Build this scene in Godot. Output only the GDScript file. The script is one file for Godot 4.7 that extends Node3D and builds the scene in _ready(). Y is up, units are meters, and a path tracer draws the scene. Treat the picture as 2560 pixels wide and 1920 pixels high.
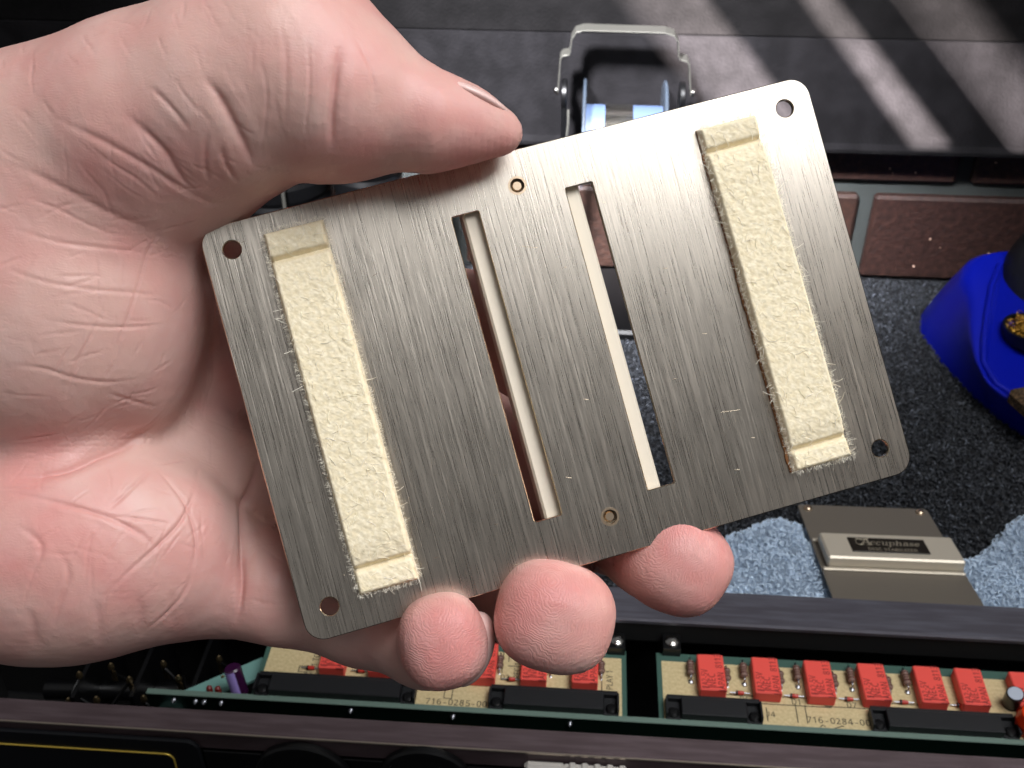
extends Node3D
# A brushed metal plate with felt strips held in a hand above an open amplifier on a workbench.
# World axes: x along the amplifier, y up, z towards the viewer; metres.

const CAM_AT := Vector3(0.0, 0.41, 0.0)
var cam_basis := Basis.from_euler(Vector3(deg_to_rad(-35.0), deg_to_rad(4.1), 0.0))
var taken := {}
var rng := RandomNumberGenerator.new()
var mat := {}

# ------------------------------------------------------------------ mesh builder
class MB:
	var v := PackedVector3Array()
	var n := PackedVector3Array()
	var uv := PackedVector2Array()
	var ix := PackedInt32Array()
	var xf := Transform3D()

	func vert(p: Vector3, nn: Vector3, t := Vector2()) -> int:
		v.append(xf * p)
		n.append((xf.basis * nn).normalized())
		uv.append(t)
		return v.size() - 1

	func face(a: int, b: int, c: int) -> void:
		var g := (v[b] - v[a]).cross(v[c] - v[a])
		if g.dot(n[a] + n[b] + n[c]) > 0.0:
			ix.append_array(PackedInt32Array([a, c, b]))
		else:
			ix.append_array(PackedInt32Array([a, b, c]))

	func flat(pts: Array, nn: Vector3) -> void:
		var k := []
		for p in pts:
			k.append(vert(p, nn))
		for i in range(1, pts.size() - 1):
			face(k[0], k[i], k[i + 1])

	# chamfered box
	func box(c: Vector3, s: Vector3, b := 0.0) -> void:
		var h := s * 0.5
		if b <= 0.0:
			for ax in 3:
				for sg in [-1.0, 1.0]:
					var nn := Vector3()
					nn[ax] = sg
					var p := []
					for q in [[-1, -1], [1, -1], [1, 1], [-1, 1]]:
						var o := Vector3()
						o[ax] = sg * h[ax]
						o[(ax + 1) % 3] = q[0] * h[(ax + 1) % 3]
						o[(ax + 2) % 3] = q[1] * h[(ax + 2) % 3]
						p.append(c + o)
					flat(p, nn)
			return
		b = minf(b, minf(h.x, minf(h.y, h.z)) * 0.95)
		var i := h - Vector3(b, b, b)
		for ax in 3:
			var u := (ax + 1) % 3
			var w := (ax + 2) % 3
			for sg in [-1.0, 1.0]:
				var nn := Vector3()
				nn[ax] = sg
				var p := []
				for q in [[-1, -1], [1, -1], [1, 1], [-1, 1]]:
					var o := Vector3()
					o[ax] = sg * h[ax]
					o[u] = q[0] * i[u]
					o[w] = q[1] * i[w]
					p.append(c + o)
				flat(p, nn)
				# edge between axes u and w, running along ax, for the four sign pairs
			for su in [-1.0, 1.0]:
				for sw in [-1.0, 1.0]:
					var nn := Vector3()
					nn[u] = su
					nn[w] = sw
					var p := []
					for e in [[-1, 0], [1, 0], [1, 1], [-1, 1]]:
						var o := Vector3()
						o[ax] = e[0] * i[ax]
						o[u] = su * (h[u] if e[1] == 0 else i[u])
						o[w] = sw * (i[w] if e[1] == 0 else h[w])
						p.append(c + o)
					flat(p, nn.normalized())
		for sx in [-1.0, 1.0]:
			for sy in [-1.0, 1.0]:
				for sz in [-1.0, 1.0]:
					flat([c + Vector3(sx * h.x, sy * i.y, sz * i.z), c + Vector3(sx * i.x, sy * h.y, sz * i.z), c + Vector3(sx * i.x, sy * i.y, sz * h.z)], Vector3(sx, sy, sz).normalized())

	# surface of revolution about the line a..b ; profile of (distance along 0..1, radius)
	func lathe(a: Vector3, b: Vector3, prof: Array, seg := 20, smooth := true) -> void:
		var ax := (b - a).normalized()
		var s := ax.cross(Vector3.UP if absf(ax.y) < 0.9 else Vector3.RIGHT).normalized()
		var t := ax.cross(s)
		var len := (b - a).length()
		for j in prof.size() - 1:
			var p0: Array = prof[j]
			var p1: Array = prof[j + 1]
			var dz: float = (p1[0] - p0[0]) * len
			var dr: float = p1[1] - p0[1]
			if absf(dz) < 1e-9 and absf(dr) < 1e-9:
				continue
			var row0 := []
			var row1 := []
			for k in seg + 1:
				var an := TAU * k / seg
				var rad := s * cos(an) + t * sin(an)
				var nn := (rad * dz - ax * dr).normalized()
				row0.append(vert(a + ax * (p0[0] * len) + rad * p0[1], nn, Vector2(float(k) / seg, p0[0])))
				row1.append(vert(a + ax * (p1[0] * len) + rad * p1[1], nn, Vector2(float(k) / seg, p1[0])))
			for k in seg:
				if p0[1] > 1e-9:
					face(row0[k], row0[k + 1], row1[k])
				if p1[1] > 1e-9:
					face(row0[k + 1], row1[k + 1], row1[k])

	func cyl(a: Vector3, b: Vector3, r: float, seg := 16, ch := 0.0) -> void:
		var l := (b - a).length()
		if ch > 0.0:
			lathe(a, b, [[0.0, 0.0], [0.0, r - ch], [ch / l, r], [1.0 - ch / l, r], [1.0, r - ch], [1.0, 0.0]], seg)
		else:
			lathe(a, b, [[0.0, 0.0], [0.0, r], [1.0, r], [1.0, 0.0]], seg)

	func tube(pts: Array, r: float, seg := 6, r_end := -1.0) -> void:
		var last := []
		for i in pts.size():
			var d: Vector3 = (pts[mini(i + 1, pts.size() - 1)] - pts[maxi(i - 1, 0)]).normalized()
			var s := d.cross(Vector3(0.31, 0.88, 0.36)).normalized()
			var t := d.cross(s)
			var rr := r if r_end < 0.0 else lerpf(r, r_end, float(i) / (pts.size() - 1))
			var row := []
			for k in seg + 1:
				var rad := s * cos(TAU * k / seg) + t * sin(TAU * k / seg)
				row.append(vert(pts[i] + rad * rr, rad, Vector2(float(k) / seg, float(i) / pts.size())))
			if i:
				for k in seg:
					face(last[k], last[k + 1], row[k])
					face(last[k + 1], row[k + 1], row[k])
			last = row

	# flat polygon pushed along an axis: outline in 2D, mapped by basis columns x, y at height z0..z1
	func prism(poly: PackedVector2Array, z0: float, z1: float, ch := 0.0) -> void:
		var area := 0.0
		for i in poly.size():
			area += poly[i].cross(poly[(i + 1) % poly.size()])
		if area < 0.0:
			poly.reverse()
		var inner := poly
		if ch > 0.0:
			inner = PackedVector2Array()
			for i in poly.size():
				var e0 := (poly[i] - poly[(i + poly.size() - 1) % poly.size()]).normalized()
				var e1 := (poly[(i + 1) % poly.size()] - poly[i]).normalized()
				var m := (Vector2(-e0.y, e0.x) + Vector2(-e1.y, e1.x)).normalized()
				inner.append(poly[i] + m * ch / maxf(0.4, m.dot(Vector2(-e0.y, e0.x))))
		var tri := Geometry2D.triangulate_polygon(inner)
		for side in 2:
			var z := z1 if side else z0
			var nn := Vector3(0, 0, 1 if side else -1)
			var base := v.size()
			for p in inner:
				vert(Vector3(p.x, p.y, z), nn, p)
			for i in range(0, tri.size(), 3):
				face(base + tri[i], base + tri[i + 1], base + tri[i + 2])
		for i in poly.size():
			var j := (i + 1) % poly.size()
			var e := (poly[j] - poly[i]).normalized()
			var o := Vector3(e.y, -e.x, 0)
			flat([Vector3(poly[i].x, poly[i].y, z0 + ch), Vector3(poly[j].x, poly[j].y, z0 + ch), Vector3(poly[j].x, poly[j].y, z1 - ch), Vector3(poly[i].x, poly[i].y, z1 - ch)], o)
			if ch > 0.0:
				flat([Vector3(poly[i].x, poly[i].y, z1 - ch), Vector3(poly[j].x, poly[j].y, z1 - ch), Vector3(inner[j].x, inner[j].y, z1), Vector3(inner[i].x, inner[i].y, z1)], (o + Vector3(0, 0, 1)).normalized())
				flat([Vector3(poly[i].x, poly[i].y, z0 + ch), Vector3(poly[j].x, poly[j].y, z0 + ch), Vector3(inner[j].x, inner[j].y, z0), Vector3(inner[i].x, inner[i].y, z0)], (o - Vector3(0, 0, 1)).normalized())

	# raised print: text centred in the local xy plane of t, capital height about size
	func text(s: String, size: float, t: Transform3D, font: Font, thick := 0.00003, condense := 1.0) -> void:
		var tm := TextMesh.new()
		tm.text = s
		tm.font = font
		tm.font_size = 32
		tm.pixel_size = size / 24.0
		tm.depth = thick
		tm.curve_step = 2.0
		var a := tm.get_mesh_arrays()
		var base := v.size()
		var pv: PackedVector3Array = a[Mesh.ARRAY_VERTEX]
		var pn: PackedVector3Array = a[Mesh.ARRAY_NORMAL]
		for i in pv.size():
			var q := pv[i]
			q.x *= condense
			v.append(xf * (t * q))
			n.append((xf.basis * (t.basis * pn[i])).normalized())
			uv.append(Vector2())
		for k in a[Mesh.ARRAY_INDEX]:
			ix.append(base + k)

	func arrays() -> Array:
		var a := []
		a.resize(Mesh.ARRAY_MAX)
		a[Mesh.ARRAY_VERTEX] = v
		a[Mesh.ARRAY_NORMAL] = n
		a[Mesh.ARRAY_TEX_UV] = uv
		a[Mesh.ARRAY_INDEX] = ix
		return a

# ------------------------------------------------------------------ scene tree helpers
func numbered(called: String) -> String:
	taken[called] = taken.get(called, -1) + 1
	return called if taken[called] == 0 else "%s_%03d" % [called, taken[called]]

func mesh_of(list: Array) -> ArrayMesh:   # [MB, material, MB, material ...]
	var m := ArrayMesh.new()
	for i in range(0, list.size(), 2):
		if list[i].v.size():
			m.add_surface_from_arrays(Mesh.PRIMITIVE_TRIANGLES, list[i].arrays())
			m.surface_set_material(m.get_surface_count() - 1, list[i + 1])
	return m

func part(called: String, list: Array, parent: Node3D, at := Transform3D()) -> MeshInstance3D:
	var o := MeshInstance3D.new()
	o.name = called
	o.mesh = mesh_of(list)
	o.transform = at
	parent.add_child(o, true)
	return o

func thing(called: String, label: String, category: String, at := Transform3D(), group := "") -> Node3D:
	var o := Node3D.new()
	o.name = numbered(called)
	o.transform = at
	add_child(o, true)
	o.set_meta("label", label)
	o.set_meta("category", category)
	if group:
		o.set_meta("group", group)
	return o

func structure(called: String, list: Array, label: String, category: String) -> MeshInstance3D:
	var o := part(numbered(called), list, self)
	o.set_meta("kind", "structure")
	o.set_meta("label", label)
	o.set_meta("category", category)
	return o

func scatter(called: String, mesh: Mesh, where: Array, parent: Node3D, tints := []) -> void:
	var mm := MultiMesh.new()
	mm.transform_format = MultiMesh.TRANSFORM_3D
	mm.use_colors = tints.size() > 0
	mm.mesh = mesh
	mm.instance_count = where.size()
	for i in where.size():
		mm.set_instance_transform(i, where[i])
		if tints.size():
			mm.set_instance_color(i, tints[i])
	var o := MultiMeshInstance3D.new()
	o.name = called
	o.multimesh = mm
	o.set_meta("kind", "stuff")
	parent.add_child(o, true)

# ------------------------------------------------------------------ materials
func std(c: Color, rough: float, metal := 0.0) -> StandardMaterial3D:
	var m := StandardMaterial3D.new()
	m.albedo_color = c
	m.roughness = rough
	m.metallic = metal
	return m

func noise_tex(kind: int, freq: float, seed_: int, oct := 4, size := 512, ramp: Gradient = null) -> NoiseTexture2D:
	var f := FastNoiseLite.new()
	f.noise_type = kind
	f.frequency = freq
	f.seed = seed_
	f.fractal_octaves = oct
	if kind == FastNoiseLite.TYPE_CELLULAR:
		f.cellular_return_type = FastNoiseLite.RETURN_DISTANCE2_SUB
	var t := NoiseTexture2D.new()
	t.width = size
	t.height = size
	t.seamless = true
	t.noise = f
	if ramp:
		t.color_ramp = ramp
	return t

func ramp2(a: Color, b: Color, lo := 0.0, hi := 1.0) -> Gradient:
	var g := Gradient.new()
	g.offsets = PackedFloat32Array([lo, hi])
	g.colors = PackedColorArray([a, b])
	return g

# triplanar colour variation and relief; tiles per metre
func textured(m: StandardMaterial3D, tiles: float, color: Texture2D, height: Texture2D = null, mm := 0.0) -> StandardMaterial3D:
	m.uv1_triplanar = true
	m.uv1_scale = Vector3.ONE * tiles
	if color:
		m.albedo_texture = color
	if height:
		m.heightmap_enabled = true
		m.heightmap_texture = height
		m.heightmap_scale = mm * 0.1
	return m

# streaks of brushed metal: u across the lines, v along them
func brushed_image(w: int, h: int, lines: int, seed_: int) -> Image:
	var r := RandomNumberGenerator.new()
	r.seed = seed_
	var a := PackedFloat32Array()
	a.resize(w * h)
	a.fill(0.5)
	for k in lines:
		var x := r.randi() % w
		var l := int(h * (0.02 + 0.42 * pow(r.randf(), 3.0)))
		var y := int(r.randf_range(-0.3, 1.0) * h)
		var s := r.randf_range(-0.2, 0.24)
		var drift := r.randf_range(-0.012, 0.012)
		for j in l:
			var yy := y + j
			if yy < 0 or yy >= h:
				continue
			var f := minf(1.0, minf(j, l - j) / (0.2 * l + 1.0))
			a[yy * w + (x + int(j * drift) + w) % w] += s * f
	var px := PackedByteArray()
	px.resize(w * h)
	for i in w * h:
		px[i] = int(clampf(a[i] + r.randf_range(-0.07, 0.07), 0.0, 1.0) * 255.0)
	return Image.create_from_data(w, h, false, Image.FORMAT_L8, px)

func grey(im: Image, lo: float, hi: float) -> ImageTexture:
	var d := im.get_data()
	for i in d.size():
		d[i] = int(clampf(lerpf(lo, hi, d[i] / 255.0), 0.0, 1.0) * 255.0)
	return ImageTexture.create_from_image(Image.create_from_data(im.get_width(), im.get_height(), false, Image.FORMAT_L8, d))

func smudged(im: Image, lo: float, hi: float) -> ImageTexture:   # streaks plus the dull patches that handling leaves
	var f := FastNoiseLite.new()
	f.seed = 91
	f.frequency = 0.004
	f.fractal_octaves = 4
	var w := im.get_width()
	var d := im.get_data()
	for y in im.get_height():
		var last := 0.0
		for x in w:
			var s := 0.03 * f.get_noise_2d(x, y) if (x & 3) == 0 else last
			last = s
			d[y * w + x] = int(clampf(lerpf(lo, hi, d[y * w + x] / 255.0) + s, 0.0, 1.0) * 255.0)
	return ImageTexture.create_from_image(Image.create_from_data(w, im.get_height(), false, Image.FORMAT_L8, d))

func tangle_image(size: int, strands: int, seed_: int) -> ImageTexture:   # relief of matted wool: short arcs laid over each other, tiling
	var r := RandomNumberGenerator.new()
	r.seed = seed_
	var px := PackedByteArray()
	px.resize(size * size)
	px.fill(90)
	for k in strands:
		var x := r.randf() * size
		var y := r.randf() * size
		var a := r.randf() * TAU
		var bend := r.randf_range(-0.06, 0.06)
		var h := int(r.randf_range(40.0, 245.0))
		for j in r.randi_range(14, 44):
			x += cos(a)
			y += sin(a)
			a += bend
			px[posmod(int(y), size) * size + posmod(int(x), size)] = h
			px[posmod(int(y) + 1, size) * size + posmod(int(x), size)] = h
			px[posmod(int(y), size) * size + posmod(int(x) + 1, size)] = h - 12
	return ImageTexture.create_from_image(Image.create_from_data(size, size, false, Image.FORMAT_L8, px))

func wool_tint(size: int, strands: int, seed_: int) -> ImageTexture:   # cream and pale tan strands
	var h := tangle_image(size, strands, seed_).get_image()
	var f := FastNoiseLite.new()
	f.seed = seed_
	f.frequency = 0.012
	f.fractal_octaves = 4
	var d := h.get_data()
	var px := PackedByteArray()
	px.resize(size * size * 3)
	for y in size:
		for x in size:
			var k := clampf(0.82 + 0.14 * d[y * size + x] / 255.0 + 0.10 * f.get_noise_2d(x, y), 0.0, 1.0)
			var i := (y * size + x) * 3
			px[i] = int(255.0 * pow(k, 0.45))
			px[i + 1] = int(255.0 * pow(k, 0.6))
			px[i + 2] = int(255.0 * pow(k, 1.0))
	return ImageTexture.create_from_image(Image.create_from_data(size, size, false, Image.FORMAT_RGB8, px))

func ridge_image(size: int, seed_: int) -> ImageTexture:   # papillary ridges: warped rings
	var f := FastNoiseLite.new()
	f.seed = seed_
	f.frequency = 0.006
	var px := PackedByteArray()
	px.resize(size * size)
	for y in size:
		for x in size:
			var p := Vector2((x - size * 0.42) * 0.9, (y - size * 0.24) * 0.75)
			var d := p.length() + 34.0 * f.get_noise_2d(x, y) + 7.0 * f.get_noise_2d(x * 6.0, y * 6.0) + 0.22 * absf(p.x)
			px[y * size + x] = int(127.5 + 127.5 * sin(d * TAU / 12.2))
	return ImageTexture.create_from_image(Image.create_from_data(size, size, false, Image.FORMAT_L8, px))

func palm_image(size: int) -> ImageTexture:   # broken fine skin lines over a cell grain, repeating seamlessly
	var f := FastNoiseLite.new()
	f.noise_type = FastNoiseLite.TYPE_CELLULAR
	f.cellular_return_type = FastNoiseLite.RETURN_DISTANCE2_SUB
	f.frequency = 0.055
	f.seed = 5
	f.domain_warp_enabled = true
	f.domain_warp_amplitude = 14.0
	f.domain_warp_frequency = 0.03
	var im := f.get_seamless_image(size, size)
	im.convert(Image.FORMAT_L8)
	var d := im.get_data()
	var px := PackedByteArray()
	px.resize(size * size)
	var w := TAU / size
	for y in size:
		for x in size:
			var a := y + 14.0 * sin(x * w + 1.3) + 9.0 * sin(x * w * 2.0 + y * w) + 5.0 * sin(x * w * 5.0 - y * w * 3.0) + 2.0 * sin(x * w * 11.0 + y * w * 7.0)
			var b := x + 11.0 * sin(y * w + 0.4) + 5.0 * sin(y * w * 3.0 + x * w)
			var gate := 0.5 + 0.5 * sin(b * w * 5.0 + 2.0 * sin(a * w * 3.0))
			var k := 0.16 * gate * sin(a * w * 52.0) + 1.0 * (d[y * size + x] / 255.0 - 0.5)
			px[y * size + x] = int(clampf(128.0 + 110.0 * k, 0.0, 255.0))
	return ImageTexture.create_from_image(Image.create_from_data(size, size, false, Image.FORMAT_L8, px))

func make_materials() -> void:
	var perlin := noise_tex(FastNoiseLite.TYPE_PERLIN, 0.02, 3)
	var fine := noise_tex(FastNoiseLite.TYPE_SIMPLEX, 0.09, 4, 3)
	var cells := noise_tex(FastNoiseLite.TYPE_CELLULAR, 0.045, 5, 2)
	mat.skin = textured(std(Color.WHITE, 0.44), 40.0, null, palm_image(512), 0.065)
	mat.skin.vertex_color_use_as_albedo = true
	mat.skin.metallic_specular = 0.42
	mat.skin.subsurf_scatter_enabled = true
	mat.skin.subsurf_scatter_strength = 0.07
	mat.fingertip = mat.skin.duplicate()
	mat.fingertip.uv1_triplanar = false
	mat.fingertip.uv1_scale = Vector3.ONE
	mat.fingertip.heightmap_texture = ridge_image(512, 8)
	mat.fingertip.heightmap_scale = 0.0030
	mat.nail = std(Color(0.90, 0.765, 0.735), 0.28)
	mat.callus = std(Color(0.86, 0.77, 0.72), 0.55)

	var br := brushed_image(2048, 1024, 48000, 21)
	mat.plate = std(Color(0.825, 0.788, 0.738), 1.0, 1.0)
	mat.plate.roughness_texture = smudged(br, 0.17, 0.46)
	mat.plate.roughness_texture_channel = BaseMaterial3D.TEXTURE_CHANNEL_RED
	mat.plate.albedo_texture = grey(br, 0.82, 1.06)
	mat.plate.heightmap_enabled = true
	mat.plate.heightmap_texture = ImageTexture.create_from_image(br)
	mat.plate.heightmap_scale = 0.0021
	mat.plate.anisotropy_enabled = true
	mat.plate.anisotropy = 0.55
	mat.plate_edge = std(Color(0.86, 0.80, 0.70), 0.22, 1.0)
	mat.frosted = textured(std(Color(0.93, 0.885, 0.81), 0.55, 0.1), 300.0, null, fine, 0.02)
	mat.screw_gold = std(Color(0.86, 0.77, 0.66), 0.3, 1.0)
	var wool := tangle_image(1024, 42000, 15)
	mat.felt = textured(std(Color(0.985, 0.945, 0.85), 0.95), 55.0, wool_tint(1024, 30000, 16), wool, 0.008)
	mat.fibre = std(Color(0.99, 0.975, 0.93), 0.8)
	mat.fibre.vertex_color_use_as_albedo = true

	mat.mat_base = textured(std(Color(0.10, 0.105, 0.125), 0.95), 60.0, null, fine, 1.0)
	mat.tuft = std(Color(1, 1, 1), 0.55)
	mat.tuft.vertex_color_use_as_albedo = true
	mat.brick = textured(std(Color(0.245, 0.155, 0.137), 0.6), 22.0, noise_tex(FastNoiseLite.TYPE_PERLIN, 0.02, 14, 5, 512, ramp2(Color(0.55, 0.5, 0.45), Color(1, 0.95, 0.9))), perlin, 0.45)
	mat.brick_b = mat.brick.duplicate()
	mat.brick_b.albedo_color = Color(0.25, 0.165, 0.135)
	mat.mortar = textured(std(Color(0.28, 0.30, 0.295), 0.95), 60.0, null, fine, 0.8)
	mat.fleck = std(Color(0.75, 0.62, 0.55), 0.8)
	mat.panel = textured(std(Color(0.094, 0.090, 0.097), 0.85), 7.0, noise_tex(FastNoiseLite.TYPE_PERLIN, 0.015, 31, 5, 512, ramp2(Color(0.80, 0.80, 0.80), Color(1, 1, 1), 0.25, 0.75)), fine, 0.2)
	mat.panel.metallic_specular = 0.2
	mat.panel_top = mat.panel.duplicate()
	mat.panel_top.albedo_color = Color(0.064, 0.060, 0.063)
	mat.black = std(Color(0.025, 0.025, 0.028), 0.45)
	mat.black_satin = std(Color(0.035, 0.035, 0.04), 0.3)
	mat.interior = std(Color(0.02, 0.02, 0.022), 0.8)
	mat.steel = textured(std(Color(0.44, 0.435, 0.41), 0.34, 0.7), 80.0, null, fine, 0.02)
	mat.chrome = std(Color(0.85, 0.84, 0.82), 0.18, 1.0)
	mat.clear = std(Color(0.36, 0.41, 0.47, 0.3), 0.4)
	mat.clear.transparency = BaseMaterial3D.TRANSPARENCY_ALPHA
	mat.label_blue = std(Color(0.27, 0.33, 0.44), 0.5)
	mat.solder = std(Color(0.72, 0.73, 0.76), 0.3, 1.0)
	mat.blue = std(Color(0.02, 0.075, 0.58), 0.36)
	mat.blue.metallic_specular = 0.4
	mat.dome = textured(std(Color(0.012, 0.014, 0.016), 0.5), 90.0, null, cells, 0.5)
	mat.brass = std(Color(0.72, 0.55, 0.24), 0.28, 1.0)
	mat.sponge = textured(std(Color(0.80, 0.62, 0.42), 0.95), 60.0, perlin, cells, 2.0)
	mat.towel = textured(std(Color(0.78, 0.87, 0.97), 0.95), 80.0, null, fine, 1.5)
	mat.loop = std(Color.WHITE, 0.9)
	mat.loop.vertex_color_use_as_albedo = true
	mat.cover = textured(std(Color(0.46, 0.43, 0.39), 0.45, 0.3), 260.0, null, fine, 0.02)
	mat.bar = std(Color(0.80, 0.76, 0.69), 0.4, 0.3)
	mat.badge = std(Color(0.16, 0.14, 0.115), 0.4, 0.4)
	mat.badge_ink = std(Color(0.70, 0.66, 0.58), 0.4, 0.5)

	# anodised rails: streaks along x with cloudy stains
	var rail := noise_tex(FastNoiseLite.TYPE_PERLIN, 0.012, 41, 5, 512, ramp2(Color(0.86, 0.84, 0.84), Color(1, 1, 1), 0.3, 0.75))
	mat.rail = std(Color(0.365, 0.31, 0.322), 0.45, 0.3)
	mat.rail.uv1_triplanar = true
	mat.rail.uv1_scale = Vector3(6.0, 20.0, 60.0)
	mat.rail.albedo_texture = rail
	mat.rail.heightmap_enabled = true
	mat.rail.heightmap_texture = fine
	mat.rail.heightmap_scale = 0.004
	mat.rail_back = mat.rail.duplicate()
	mat.rail_back.albedo_color = Color(0.335, 0.33, 0.365)
	mat.rail_edge = std(Color(0.78, 0.72, 0.66), 0.3, 0.9)
	mat.face = std(Color(0.012, 0.012, 0.014), 0.15)
	mat.window = std(Color(0.06, 0.066, 0.08), 0.3)
	mat.gold = std(Color(0.93, 0.80, 0.36), 0.3, 0.6)
	mat.alu = textured(std(Color(0.78, 0.76, 0.73), 0.4, 0.35), 90.0, null, fine, 0.03)
	mat.board = textured(std(Color(0.82, 0.75, 0.58), 0.55), 60.0, noise_tex(FastNoiseLite.TYPE_PERLIN, 0.03, 51, 4, 512, ramp2(Color(0.86, 0.84, 0.8), Color(1, 1, 1))))
	mat.green = std(Color(0.22, 0.34, 0.30), 0.5)
	mat.green_dark = std(Color(0.03, 0.10, 0.075), 0.35)
	mat.pcb_edge = std(Color(0.36, 0.44, 0.40), 0.6)
	mat.ink = std(Color(0.05, 0.045, 0.04), 0.7)
	mat.relay = std(Color(0.88, 0.31, 0.27), 0.5)
	mat.relay_ink = std(Color(0.42, 0.09, 0.08), 0.6)
	mat.connector = textured(std(Color(0.03, 0.035, 0.05), 0.5), 120.0, null, fine, 0.03)
	mat.resistor = std(Color(0.50, 0.40, 0.36), 0.5)
	mat.band = std(Color(0.28, 0.12, 0.08), 0.5)
	mat.glass_red = std(Color(0.70, 0.20, 0.16), 0.15)
	mat.purple = std(Color(0.20, 0.06, 0.20), 0.3)
	mat.lavender = std(Color(0.66, 0.58, 0.86), 0.35)
	mat.orange = std(Color(0.85, 0.22, 0.03), 0.25)
	mat.cap_top = std(Color(0.70, 0.73, 0.78), 0.35, 0.5)
	mat.redbrown = std(Color(0.42, 0.10, 0.08), 0.45)
	mat.teal = std(Color(0.42, 0.58, 0.55), 0.45)
	mat.edge_shade = std(Color(0.50, 0.32, 0.15), 0.6)  # brown of the shaded felt edge, put into the colour
	mat.tin = std(Color(0.66, 0.58, 0.44), 0.38, 1.0)
	mat.slat = std(Color(0.62, 0.60, 0.56), 0.6)
	mat.glow = std(Color(0.02, 0.02, 0.02), 0.6)
	mat.glow.emission_enabled = true
	mat.glow.emission = Color(1.0, 0.985, 0.95)
	mat.glow.emission_energy_multiplier = 0.6

# ------------------------------------------------------------------ camera and light
const SUN_AT := Vector3(1.25, 1.12, 0.85)

func camera_and_light() -> void:
	var cam := Camera3D.new()
	cam.name = "camera"
	cam.transform = Transform3D(cam_basis, CAM_AT)
	cam.fov = 38.55
	cam.near = 0.02
	cam.far = 20.0
	var lens := CameraAttributesPhysical.new()
	lens.frustum_focal_length = 34.314
	lens.frustum_focus_distance = 0.18
	lens.frustum_near = 0.02
	lens.frustum_far = 20.0
	lens.exposure_aperture = 64.0
	cam.attributes = lens
	add_child(cam)
	var env := Environment.new()
	env.background_mode = Environment.BG_COLOR
	env.background_color = Color(0.372, 0.37, 0.372)
	env.tonemap_mode = Environment.TONE_MAPPER_LINEAR
	env.tonemap_exposure = 1.0
	env.sdfgi_enabled = true
	env.ssao_enabled = true
	env.ssil_enabled = true
	var we := WorldEnvironment.new()
	we.name = "environment"
	we.environment = env
	add_child(we)
	var aim := Vector3(0.0, 0.28, -0.2)
	var win := AreaLight3D.new()
	win.name = "window_glow"
	win.area_size = Vector2(1.0, 0.75)
	win.light_color = Color(0.985, 0.99, 1.0)
	win.light_energy = 2.5
	win.area_range = 12.0
	win.shadow_enabled = true
	add_child(win)
	win.look_at_from_position(Vector3(0.52, 1.49, 0.06), aim)
	var sun := SpotLight3D.new()
	sun.name = "sunbeam"
	sun.light_color = Color(1.0, 0.95, 0.93)
	sun.light_energy = 215.0
	sun.light_size = 0.01
	sun.spot_range = 12.0
	sun.spot_attenuation = 2.0
	sun.spot_angle = 7.5
	sun.spot_angle_attenuation = 1.0
	sun.shadow_enabled = true
	add_child(sun)
	sun.look_at_from_position(SUN_AT, Vector3(0.20, 0.16, -0.712))
	var lamp := SpotLight3D.new()  # added soft spot that brightens the left part of the wall panel
	lamp.name = "added_spot_light"
	lamp.light_color = Color(0.98, 0.98, 1.0)
	lamp.light_energy = 30.0
	lamp.light_size = 0.10
	lamp.spot_range = 12.0
	lamp.spot_attenuation = 2.0
	lamp.spot_angle = 9.5
	lamp.spot_angle_attenuation = 1.0
	lamp.shadow_enabled = true
	add_child(lamp)
	lamp.look_at_from_position(Vector3(-0.38, 1.22, 0.32), Vector3(-0.02, 0.19, -0.712))

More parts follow.
